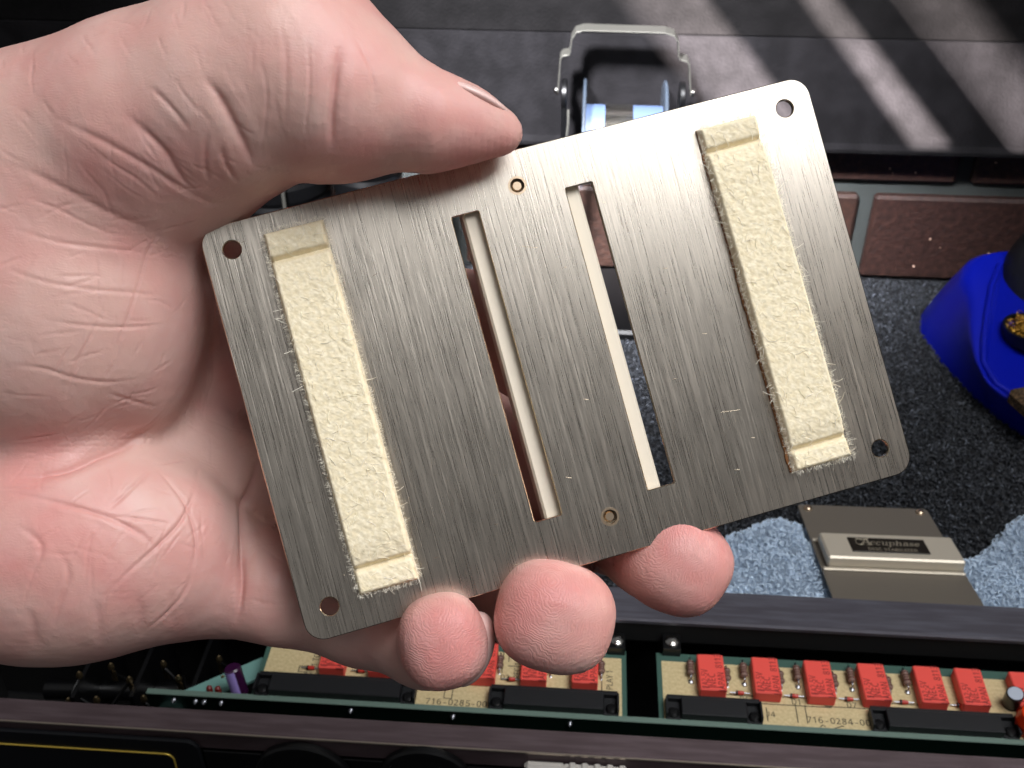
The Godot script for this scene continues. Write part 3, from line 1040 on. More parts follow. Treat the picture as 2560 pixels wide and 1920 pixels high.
func relay_board(s: Node3D, x0: float, x1: float, code: String, cx: float, cz: float, relays: Array, right: bool, mono: Font, sans: Font, lie: Basis) -> void:
	var m := MB.new()
	m.box(mm((x0 + x1) / 2, 84.2, -31.5), mm(x1 - x0, 1.6, 31), 0.0)
	var sheet := MB.new()
	var g := 1.8
	sheet.box(mm((x0 + x1) / 2, 85.02, -29.6), mm(x1 - x0 - 2 * g, 0.08, 27.0), 0.0)
	var ink := MB.new()
	ink.text(code, 0.0026, Transform3D(lie, mm(cx, 85.1, cz)), mono, 0.00003)
	var tr := []
	if right:
		tr = [[101.5, -25.6, 26, 0.35], [101.5, -22.0, 0.35, 8], [104.9, -22.0, 0.35, 8], [90.8, -21.0, 0.35, 6], [120, -26.0, 16, 0.3], [80, -28.8, 16, 0.35], [100.5, -29.2, 16, 0.3], [140.5, -29.0, 16, 0.3], [162.5, -31.0, 0.35, 8]]
		ink.text("D5", 0.0018, Transform3D(lie, mm(83.5, 85.1, -27.0)), mono)
		ink.text("D1", 0.0018, Transform3D(lie, mm(102.2, 85.1, -27.2)), mono)
		ink.text("D7", 0.0018, Transform3D(lie, mm(122.0, 85.1, -27.2)), mono)
		ink.text("J4", 0.0018, Transform3D(lie, mm(92.0, 85.1, -21.0)), mono)
	else:
		tr = [[-26.5, -21.9, 0.3, 4.4], [-23.6, -21.9, 0.3, 4.4], [-25.0, -19.8, 3.2, 0.3], [-6.2, -39.0, 0.35, 12], [-4.0, -41.5, 0.35, 6], [-1.5, -36.5, 5.0, 0.35], [12.5, -41.0, 0.35, 6], [15.0, -36.0, 6.0, 0.35], [-79.6, -28.2, 6, 0.3], [-79.6, -30.9, 6, 0.3], [-82.5, -29.5, 0.35, 2.8], [-78.5, -26.3, 0.35, 1.6], [-74, -24.6, 6, 0.3], [-59.5, -27.4, 6, 0.3], [31.2, -31.0, 0.35, 12]]
		var side := lie * Basis(Vector3(0, 0, 1), PI / 2)
		ink.text("PLAY 1", 0.0021, Transform3D(side, mm(34.2, 85.1, -32.6)), sans)
		ink.text("1 TO 2", 0.0021, Transform3D(side, mm(-77.0, 85.1, -35.6)), sans)
		ink.text("RE", 0.0021, Transform3D(side, mm(-57.3, 85.1, -33.2)), sans)
		ink.text("REC 1", 0.0021, Transform3D(side, mm(-0.4, 85.1, -34.5)), sans)
		ink.text("D2", 0.0018, Transform3D(lie, mm(-4.8, 85.1, -30.8)), mono)
		ink.text("D1", 0.0018, Transform3D(lie, mm(15.5, 85.1, -26.2)), mono)
		ink.text("R1", 0.0018, Transform3D(lie, mm(-78.5, 85.1, -26.6)), mono)
		ink.text("D3", 0.0018, Transform3D(lie, mm(-60.0, 85.1, -25.8)), mono)
	for t in tr:
		ink.box(mm(t[0], 85.085, t[1]), mm(t[2], 0.06, t[3]), 0.0)
	ink.tube([mm(cx - 7, 85.1, cz + 3.0), mm(cx - 6, 85.1, cz + 2.0), mm(cx - 5, 85.1, cz + 2.6)], 0.00016, 4)
	ink.tube([mm(cx - 2, 85.1, cz + 3.2), mm(cx + 1.0, 85.1, cz + 1.9), mm(cx + 1.6, 85.1, cz + 2.2)], 0.00016, 4)
	var b := part("relay_board", [m, mat.green, sheet, mat.board, ink, mat.ink], s)
	for x in relays:
		var bd := MB.new()
		var sway := Transform3D(Basis(Vector3.UP, rng.randf_range(-0.022, 0.022)), Vector3())
		sway.origin = mm(x + rng.randf_range(-0.25, 0.25), 0, -34.7 + rng.randf_range(-0.25, 0.25)) - sway.basis * mm(x, 0, -34.7)
		bd.xf = sway
		bd.box(mm(x, 87.65, -34.7), mm(9.7, 5.1, 16.8), 0.0004)
		var pr := MB.new()
		pr.xf = sway
		var side := lie * Basis(Vector3(0, 0, 1), PI / 2)
		pr.text("EA2-5V", 0.00155, Transform3D(side, mm(x - 2.7, 90.21, -31.2)), sans, 0.00003, 0.9)
		pr.text("NEC", 0.0025, Transform3D(side, mm(x - 0.1, 90.21, -30.8)), sans, 0.00003)
		pr.text("JAPAN", 0.0014, Transform3D(side, mm(x + 3.2, 90.21, -30.2)), sans, 0.00003)
		pr.text("8113", 0.0017, Transform3D(side, mm(x + 2.9, 90.21, -39.9)), sans, 0.00003)
		pr.box(mm(x - 0.2, 90.215, -27.5), mm(7.6, 0.03, 0.34), 0.0)
		part("relay", [bd, mat.relay, pr, mat.relay_ink], b)
	# resistors and glass diodes beside the relays
	for i in relays.size():
		var x: float = relays[i]
		if right and i < 5:
			resistor(b, mm(x - 7.4, 87.4, -38.6 - i * 0.2), 7.4)
		if i < 4 or not right:
			resistor(b, mm(x + 6.1, 86.6, -37.0), 6.4)
		if i < 5:
			var d := MB.new()
			var c := mm(x + 10.2, 86.0, -29.2) if right else mm(x - 8.4, 86.0, -29.5)
			d.tube([c - mm(3.6, 0, 0), c + mm(3.6, 0, 0)], 0.00025, 6)
			var gl := MB.new()
			gl.lathe(c - mm(1.7, 0, 0), c + mm(1.7, 0, 0), [[0, 0.0], [0.08, 0.0007], [0.5, 0.00085], [0.92, 0.0007], [1, 0.0]], 12)
			var bk := MB.new()
			bk.lathe(c - mm(1.5, 0, 0), c - mm(0.8, 0, 0), [[0, 0.0007], [0.2, 0.0009], [1, 0.0009]], 12)
			part("diode", [d, mat.solder, gl, mat.glass_red, bk, mat.black], b)
	var conn := [[54.2, 88.6], [127.0, 178.2]] if right else [[-96.2, -36.6], [-9.8, 37.4]]
	for q in conn:
		var c := MB.new()
		c.box(mm((q[0] + q[1]) / 2, 87.0, -19.7), mm(q[1] - q[0] - 11.0, 4.0, 7.4), 0.0003)
		c.box(mm((q[0] + q[1]) / 2, 86.6, -24.2), mm(q[1] - q[0] - 1.0, 3.2, 1.8), 0.0002)
		var sc := MB.new()
		for sx in [q[0] + 2.75, q[1] - 2.75]:
			c.box(mm(sx, 85.6, -19.6), mm(5.5, 1.2, 7.6), 0.0002)
			var cut := signf(sx - (q[0] + q[1]) / 2)
			c.box(mm(sx + cut * 2.4, 87.0, -19.7), mm(0.7, 4.0, 7.4), 0.0)
			sc.lathe(mm(sx, 86.1, -18.2), mm(sx, 87.5, -18.2), [[0, 0.0021], [0.5, 0.0021], [0.9, 0.0015], [1, 0.0]], 18)
			sc.box(mm(sx, 87.5, -18.2), mm(2.2, 0.25, 0.5), 0.0)
			sc.box(mm(sx, 87.5, -18.2), mm(0.5, 0.26, 2.2), 0.0)
		part("connector", [c, mat.connector, sc, mat.black_satin], b)
	for q in ([[57.6, -49.5]] if right else [[36.6, -48.6], [-95.0, -45.6]]):
		var c := MB.new()
		c.box(mm(q[0], 88.6, q[1]), mm(6.8, 0.8, 7.6), 0.0002)
		c.box(mm(q[0], 86.6, q[1] + 3.4), mm(6.8, 4.2, 0.8), 0.0002)
		var sc := MB.new()
		sc.lathe(mm(q[0], 89.0, q[1]), mm(q[0], 90.8, q[1]), [[0, 0.0027], [0.4, 0.0027], [0.8, 0.0017], [1, 0.0]], 20)
		part("corner_bracket", [c, mat.black_satin, sc, mat.chrome], b)
	if right:
		var c := MB.new()
		c.lathe(mm(179.6, 85.2, -31.6), mm(178.9, 93.2, -30.0), [[0, 0.0], [0, 0.0030], [0.08, 0.0031], [0.14, 0.0028], [0.2, 0.0031], [0.96, 0.0031], [1, 0.0027]], 24)
		var tp := MB.new()
		tp.lathe(mm(178.95, 93.0, -30.05), mm(178.9, 93.3, -30.0), [[0, 0.0], [0, 0.0027], [1, 0.0026], [1, 0.0]], 24)
		part("capacitor", [c, mat.black_satin, tp, mat.cap_top], b)
		c = MB.new()
		c.lathe(mm(183.2, 84.8, -21.5), mm(183.0, 96.0, -20.0), [[0, 0.0], [0, 0.0042], [0.1, 0.0056], [0.5, 0.0058], [0.85, 0.0048], [1, 0.0]], 28)
		part("capacitor", [c, mat.orange], b)

func resistor(b: Node3D, c: Vector3, l: float) -> void:
	var w := MB.new()
	w.tube([c + mm(0, -2.2, l * 0.5 + 1.2), c + mm(0, -0.2, l * 0.5 + 1.0), c + mm(0, 0, l * 0.5), c - mm(0, 0, l * 0.5), c + mm(0, -0.2, -l * 0.5 - 1.0), c + mm(0, -2.2, -l * 0.5 - 1.2)], 0.00035, 6)
	w.lathe(c + mm(0, -2.3, l * 0.5 + 1.2), c + mm(0, -1.2, l * 0.5 + 1.2), [[0, 0.0011], [0.5, 0.0009], [1, 0.0]], 10)
	var m := MB.new()
	m.lathe(c - mm(0, 0, l * 0.42), c + mm(0, 0, l * 0.42), [[0, 0.0], [0.02, 0.0009], [0.1, 0.00135], [0.24, 0.0013], [0.3, 0.0011], [0.7, 0.0011], [0.76, 0.0013], [0.9, 0.00135], [0.98, 0.0009], [1, 0.0]], 14)
	var d := MB.new()
	for f in [-0.3, -0.12, 0.06, 0.3]:
		var r := 0.00143 if absf(f) > 0.2 else 0.00116
		d.lathe(c + mm(0, 0, l * 0.84 * f - 0.25), c + mm(0, 0, l * 0.84 * f + 0.25), [[0, 0.0009], [0.1, r], [0.9, r], [1, 0.0009]], 14)
	part("resistor", [w, mat.solder, m, mat.resistor, d, mat.band], b)

func left_bay(s: Node3D) -> void:
	# switch wafers with tinned lugs in the dark left bay
	var m := MB.new()
	for k in 3:
		m.box(mm(-168 + k * 22, 58, -38 - k * 2), mm(1.6, 34, 40), 0.0)
	m.cyl(mm(-190, 56, -36), mm(-112, 56, -40), 0.004, 14)
	part("switch_wafers", [m, mat.black_satin], s)
	var spots := [[-168.0, 79, -27.0], [-148.0, 79, -26.0], [-129.5, 79, -28.0], [-113.0, 78, -30.0], [-158.0, 77, -17.5], [-140.0, 78, -18.5], [-118.0, 76, -41.0], [-139.0, 76, -37.0], [-160.0, 74, -36.0], [-126.0, 70, -33.0], [-171.0, 72, -20.0]]
	for q in spots:
		var c := mm(q[0], q[1], q[2])
		var t := MB.new()
		t.lathe(c - mm(0.8, 6.0, 0.6), c, [[0, 0.0005], [0.3, 0.0007], [0.55, 0.0013], [0.8, 0.0011], [1, 0.0004], [1, 0.0]], 14)
		t.box(c - mm(0.5, 8.0, 0.6), mm(2.0, 6.0, 0.5), 0.0001)
		part("terminal", [t, mat.tin], s)
		var w := MB.new()
		w.tube([c - mm(0.5, 3.5, 0), c + mm(rng.randf_range(-4, 4), -7, rng.randf_range(-6, 6)), c + mm(rng.randf_range(-14, 14), -16, rng.randf_range(-14, 10)), c + mm(rng.randf_range(-20, 20), -30, 0)], 0.0007, 6)
		part("wire", [w, mat.black], s)
	# board standing askew with a violet capacitor and two brown ones
	m = MB.new()
	m.xf = Transform3D(Basis(Vector3.UP, 0.62), mm(-115, 76.5, -25))
	m.box(Vector3(), mm(42, 1.6, 9), 0.0002)
	part("slanted_board", [m, mat.teal], s)
	m = MB.new()
	m.lathe(mm(-103.2, 80, -20.6), mm(-105.4, 91.6, -23.0), [[0, 0.0], [0, 0.0030], [0.06, 0.0032], [0.12, 0.0029], [0.17, 0.0032], [0.95, 0.0032], [1, 0.0026], [1, 0.0]], 24)
	var st := MB.new()
	var a := mm(-103.7, 80, -19.2)
	st.box(Vector3(), Vector3())
	st = MB.new()
	for k in 8:
		var an0 := deg_to_rad(60 + k * 9.0)
		var an1 := deg_to_rad(60 + (k + 1) * 9.0)
		var ax := (mm(-105.4, 91.6, -23.0) - mm(-103.2, 80, -20.6)).normalized()
		var sx := Vector3(1, 0, 0)
		sx = (sx - ax * ax.dot(sx)).normalized()
		var sz := sx.cross(ax).normalized()
		var p0 := mm(-103.35, 80.8, -20.75)
		var p1 := mm(-105.3, 91.1, -22.9)
		var r0 := (sx * cos(an0) + sz * sin(an0)) * 0.0033
		var r1 := (sx * cos(an1) + sz * sin(an1)) * 0.0033
		st.flat([p0 + r0, p0 + r1, p1 + r1, p1 + r0], (r0 + r1).normalized())
	part("violet_capacitor", [m, mat.purple, st, mat.lavender], s)
	for x in [-113.8, -110.6]:
		m = MB.new()
		m.lathe(mm(x, 80.5, -18.4), mm(x, 85.6, -18.8), [[0, 0.0], [0.05, 0.0010], [0.5, 0.0013], [0.85, 0.0010], [1, 0.0]], 14)
		part("brown_capacitor", [m, mat.redbrown], s)

# ------------------------------------------------------------------ the plate in the hand (its frame: x along, y across, z out of the felt side; millimetres)
func plate_frame() -> Transform3D:
	var b := Basis(Vector3(0.96166852, 0.26261102, -0.07892467), Vector3(-0.26419659, 0.96441511, -0.01018074), Vector3(0.07344257, 0.03064213, 0.9968286))
	var t := Transform3D(b, Vector3(8.397, 5.1096, 0.0) * 0.001)
	return Transform3D(cam_basis, CAM_AT - cam_basis.z * 0.18) * t

func held_plate() -> void:
	var s := thing("metal_plate", "brushed metal plate with two cream felt strips, held in the hand", "metal plate", plate_frame(), "matching metal plates")
	var w := 103.7
	var h := 68.7
	var c := 0.14
	var m := MB.new()
	var ed := MB.new()
	var outer := rounded(w, h, 3.2, 8)
	var outer_in := rounded(w - 2 * c, h - 2 * c, 3.2 - c, 8)
	var holes := []
	for p in [Vector2(-47.3, 30.0), Vector2(47.0, 29.8), Vector2(47.2, -29.3), Vector2(-47.2, -29.4)]:
		holes.append([p, 1.45, Vector2()])
	for p in [Vector2(0.0, 28.5), Vector2(0.3, -27.9)]:
		holes.append([p, 1.2, Vector2()])
	for p in [Vector2(-9.55, 0.35), Vector2(9.85, 0.3)]:
		holes.append([p, 0.25, Vector2(2.3, 25.75)])
	var th := 1.1
	for side in 2:
		var z := -th if side else 0.0
		var nn := Vector3(0, 0, -1 if side else 1)
		var cuts := [-60.0, -47.2, -9.6, 0.15, 9.85, 47.1, 60.0]
		for i in cuts.size() - 1:
			var strip := PackedVector2Array([Vector2(cuts[i], -50), Vector2(cuts[i + 1], -50), Vector2(cuts[i + 1], 50), Vector2(cuts[i], 50)])
			var polys := Geometry2D.intersect_polygons(outer_in, strip)
			for q in holes:
				var hp := hole_loop(q, c)
				var nxt := []
				for pl in polys:
					nxt.append_array(Geometry2D.clip_polygons(pl, hp))
				polys.assign(nxt)
			for pl in polys:
				var tri := Geometry2D.triangulate_polygon(pl)
				var base := m.v.size()
				for p in pl:
					m.vert(Vector3(p.x, p.y, z) * 0.001, nn, Vector2(p.x / w + 0.5, 0.5 - p.y / h))
				for k in range(0, tri.size(), 3):
					m.face(base + tri[k], base + tri[k + 1], base + tri[k + 2])
	wall_loop(ed, outer, outer_in, th, c, 1.0)
	for q in holes:
		wall_loop(ed, hole_loop(q, 0.0), hole_loop(q, c), th, c, -1.0)
	part("plate", [m, mat.plate, ed, mat.plate_edge], s)
	# bar on the far side, seen through the slots; screw ends in the two small holes
	var bar := MB.new()
	bar.box(mm(0.05, 0.2, -5.6), mm(20.0, 64, 8.0), 0.0004)
	part("cross_bar", [bar, mat.frosted], s)
	for p in [Vector2(0.0, 28.5), Vector2(0.3, -27.9)]:
		var sc := MB.new()
		sc.lathe(mm(p.x, p.y, -3.6), mm(p.x, p.y, -0.35), [[0, 0.0009], [0.92, 0.0009], [1.0, 0.0007], [1.0, 0.0]], 20)
		sc.lathe(mm(p.x, p.y, -0.5), mm(p.x, p.y, 0.03), [[0, 0.00118], [1, 0.00118], [1, 0.00155], [0, 0.0016]], 24)
		part("screw", [sc, mat.screw_gold], s)
	felt(s, [-37.05, 1.0, 9.9, 60.1, -0.004], 26.3, -24.8, 5)
	felt(s, [36.55, 0.4, 10.2, 59.0, 0.006], 25.7, -25.5, 6)
	var edge_shade := MB.new()  # brown strip: shadow and warm bounce beside the felt, painted as colour
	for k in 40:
		edge_shade.box(mm(31.36 + rng.randf_range(-0.08, 0.08), -28.3 + k * 1.47, 0.12), mm(0.5, 1.6, 0.3 + rng.randf_range(0, 0.25)), 0.00008)
	part("edge_shade_line", [edge_shade, mat.edge_shade], s)
	# stray nicks in the surface
	var nk := MB.new()
	for k in 46:
		var q := Vector2(rng.randf_range(-50, 50), rng.randf_range(-33, 33))
		if absf(absf(q.x) - 37) < 6.5 or absf(absf(q.x) - 9.7) < 3.0:
			continue
		var a := rng.randf_range(-0.5, 0.5)
		var l := rng.randf_range(0.25, 1.0) if rng.randf() < 0.8 else rng.randf_range(1.0, 4.0)
		var d := Vector2(cos(a), sin(a)) * l
		nk.tube([mm(q.x, q.y, -0.01), mm(q.x + d.x * 0.5, q.y + d.y * 0.55, 0.014), mm(q.x + d.x, q.y + d.y, -0.01)], 0.00004, 4)
	var o := part("scratches", [nk, mat.plate_edge], s)
	o.set_meta("kind", "stuff")

func hole_loop(q: Array, grow: float) -> PackedVector2Array:
	if q[2] == Vector2():
		var p := PackedVector2Array()
		for k in 36:
			p.append(q[0] + Vector2(cos(TAU * k / 36), sin(TAU * k / 36)) * (q[1] + grow))
		return p
	return rounded((q[2].x + grow) * 2, (q[2].y + grow) * 2, q[1] + grow, 3, q[0].x, q[0].y)

func wall_loop(m: MB, a: PackedVector2Array, inner: PackedVector2Array, th: float, c: float, sg: float) -> void:
	var n := a.size()
	for i in n:
		var j := (i + 1) % n
		var e := (a[j] - a[i]).normalized()
		var o := Vector3(e.y, -e.x, 0) * sg
		m.flat([mm(a[i].x, a[i].y, -c), mm(a[j].x, a[j].y, -c), mm(a[j].x, a[j].y, c - th), mm(a[i].x, a[i].y, c - th)], o)
		m.flat([mm(a[i].x, a[i].y, -c), mm(a[j].x, a[j].y, -c), mm(inner[j].x, inner[j].y, 0), mm(inner[i].x, inner[i].y, 0)], (o + Vector3(0, 0, 1)).normalized())
		m.flat([mm(a[i].x, a[i].y, c - th), mm(a[j].x, a[j].y, c - th), mm(inner[j].x, inner[j].y, -th), mm(inner[i].x, inner[i].y, -th)], (o - Vector3(0, 0, 1)).normalized())

# felt strip: cx, cy, width, length, lean; two pressed grooves
func felt_top(x: float, y: float, hw: float, hl: float, g0: float, g1: float, f: FastNoiseLite) -> float:
	var e := minf(hw - absf(x), hl - absf(y))
	var r := clampf(e / 0.7, 0.0, 1.0)
	var z := 2.35 * sqrt(clampf(1.0 - (1.0 - r) * (1.0 - r), 0.0, 1.0)) if r < 1.0 else 2.35
	for g in [g0, g1]:
		var d := absf(y - g)
		z -= 1.25 * exp(-pow(d / 0.42, 2.0)) + 0.7 * exp(-pow(d / 2.4, 2.0))
	z -= 0.35 * smoothstep(hl - 4.0, hl, absf(y))
	return maxf(0.0, z + 0.10 * f.get_noise_2d(x * 14.0, y * 14.0) * r + 0.05 * f.get_noise_2d(x * 60.0, y * 60.0) * r)

func felt(s: Node3D, q: Array, g0: float, g1: float, seed_: int) -> void:
	var f := FastNoiseLite.new()
	f.seed = seed_
	f.frequency = 0.05
	var hw: float = q[2] * 0.5
	var hl: float = q[3] * 0.5
	var at := Transform3D(Basis(Vector3(0, 0, 1), q[4]), mm(q[0], q[1], 0.02))
	g0 -= q[1]
	g1 -= q[1]
	var nx := 44
	var ny := 220
	var m := MB.new()
	var row := nx + 1
	for j in ny + 1:
		for i in row:
			var x := -hw * cos(PI * i / nx)
			var y := lerpf(-hl, hl, float(j) / ny)
			var e := 0.12
			var z := felt_top(x, y, hw, hl, g0, g1, f)
			var nn := Vector3(felt_top(x - e, y, hw, hl, g0, g1, f) - felt_top(x + e, y, hw, hl, g0, g1, f), felt_top(x, y - e, hw, hl, g0, g1, f) - felt_top(x, y + e, hw, hl, g0, g1, f), 2 * e)
			m.vert(mm(x, y, z), nn)
	for j in ny:
		for i in nx:
			var k := j * row + i
			m.face(k, k + 1, k + row)
			m.face(k + 1, k + row + 1, k + row)
	var o := part("felt_strip", [m, mat.felt], s, at)
	# wool fibres: lying on the face, standing off the edges
	var shapes := []
	for v in 3:
		var hair := MB.new()
		var pts := []
		var bend := [0.5, -0.9, 1.6][v] as float
		for k in 5:
			var u := k / 4.0 - 0.5
			pts.append(Vector3(u * 1.9, bend * 0.35 * (0.25 - u * u) + 0.12 * sin(u * 5.0 + v), 0.08 - 0.35 * u * u) * 0.001)
		hair.tube(pts, 0.000038, 3)
		shapes.append(mesh_of([hair, mat.fibre]))
	var where := [[], [], []]
	var tint := [[], [], []]
	for k in 260:
		var x := rng.randf_range(-hw + 0.1, hw - 0.1)
		var y := rng.randf_range(-hl + 0.1, hl - 0.1)
		var z := felt_top(x, y, hw, hl, g0, g1, f) + rng.randf_range(-0.03, 0.06)
		var b := Basis(Vector3(0, 0, 1), rng.randf() * TAU) * Basis(Vector3(0, 1, 0), rng.randf_range(-0.25, 0.25)) * Basis.from_scale(Vector3.ONE * rng.randf_range(0.5, 1.15))
		where[k % 3].append(Transform3D(b, mm(x, y, z)))
		var t := rng.randf_range(0.9, 1.06)
		tint[k % 3].append(Color(t, t * rng.randf_range(0.96, 1.0), t * rng.randf_range(0.84, 1.0)))
	for k in 1500:   # fringe
		var t := rng.randf() * 2.0 * (hw + hl) * 2.0
		var p := Vector2()
		var nn := Vector2()
		if t < 4 * hl:
			p = Vector2(hw if t < 2 * hl else -hw, fmod(t, 2 * hl) - hl)
			nn = Vector2(signf(p.x), 0)
		else:
			p = Vector2(fmod(t, 2 * hw) - hw, hl if t < 4 * hl + 2 * hw else -hl)
			nn = Vector2(0, signf(p.y))
		var an := nn.angle() + rng.randfn(0, 0.7)
		var b := Basis(Vector3(0, 0, 1), an) * Basis(Vector3(0, 1, 0), rng.randf_range(-0.7, 0.3)) * Basis(Vector3(1, 0, 0), rng.randf() * TAU)
		var sc := rng.randf_range(0.3, 0.62) * (2.2 if rng.randf() < 0.02 else 1.0)
		where[k % 3].append(Transform3D(b * Basis.from_scale(Vector3(sc, sc, sc)), mm(p.x - nn.x * 0.2 + nn.x * sc * 0.6, p.y - nn.y * 0.2 + nn.y * sc * 0.6, rng.randf_range(0.4, 2.2))))
		tint[k % 3].append(Color(1.02, 1.0, 0.95))
	for v in 3:
		scatter("wool_fibres", shapes[v], where[v], o, tint[v])

# ------------------------------------------------------------------ the hand (camera-levelled frame; millimetres)
const CHAINS := [
	[[Vector3(-82.02, 35.25, -6.00), 20.5], [Vector3(-58.23, 41.61, 2.00), 17.6], [Vector3(-45.19, 45.59, 6.00), 16.2], [Vector3(-34.52, 49.27, 8.00), 15.6], [Vector3(-27.11, 44.80, 9.00), 12.9], [Vector3(-12.65, 40.79, 9.50), 7.3], [Vector3(-6.94, 40.45, 8.50), 5.1], [Vector3(-1.90, 39.64, 7.00), 3.6]],
	[[Vector3(-35.72, 50.62, 2.00), 14.6], [Vector3(-28.15, 47.16, 0.00), 12.0], [Vector3(-13.43, 43.30, -1.00), 7.0], [Vector3(-7.33, 42.62, -1.00), 4.9], [Vector3(-2.13, 41.28, -0.50), 3.5]],
	[[Vector3(-55.31, -32.85, -17.00), 13.0], [Vector3(-41.38, -36.68, -14.00), 8.7], [Vector3(-26.51, -41.99, -19.00), 8.6], [Vector3(-14.35, -43.95, -8.00), 7.6], [Vector3(-11.33, -42.06, 2.00), 6.5]],
	[[Vector3(-55.83, -16.46, -25.00), 12.0], [Vector3(-9.74, -29.46, -38.00), 10.0], [Vector3(5.40, -39.67, -20.00), 10.0], [Vector3(6.59, -38.46, -6.00), 9.0]],
	[[Vector3(-53.65, 2.61, -30.00), 11.5], [Vector3(-4.38, -12.43, -46.00), 10.5], [Vector3(19.83, -26.16, -30.00), 9.6], [Vector3(25.95, -28.80, -16.00), 9.2], [Vector3(26.21, -29.36, -9.00), 8.4]],
	[[Vector3(-55.77, 19.25, -28.00), 12.0], [Vector3(-26.58, 15.59, -26.00), 10.5], [Vector3(-4.82, 10.71, -24.00), 9.5], [Vector3(8.01, 2.51, -22.00), 8.5]],
]
const LUMPS := [   # centre, radii, turn about z
	[Vector3(-79.28, 17.21, -6.00), Vector3(27.0, 29.0, 21.0), -16],
	[Vector3(-62.16, 15.18, -10.00), Vector3(8.5, 23.0, 14.0), 0],
	[Vector3(-78.18, -28.48, -10.00), Vector3(30.0, 20.0, 18.5), 3],
	[Vector3(-57.85, -30.15, -13.00), Vector3(11.0, 13.5, 12.0), 0],
	[Vector3(-76.82, -2.67, -28.00), Vector3(29.0, 42.0, 15.0), 0],
	[Vector3(-108.55, 0.82, -25.00), Vector3(30.0, 42.0, 26.0), 0],
	[Vector3(-63.84, -17.16, -23.00), Vector3(14.0, 12.0, 12.0), 0],
	[Vector3(-50.54, 32.59, 0.00), Vector3(7.0, 6.5, 9.0), 20],
]
const PADS := [   # finger, centre, radii, turn: the flattened pads of the fingertips
	[3, Vector3(-10.93, -40.68, 6.00), Vector3(6.7, 7.4, 6.2), 12],
	[4, Vector3(6.87, -37.42, 3.00), Vector3(9.7, 8.7, 8.6), -14],
	[5, Vector3(28.38, -30.39, -6.50), Vector3(8.7, 8.2, 8.4), -35],
]
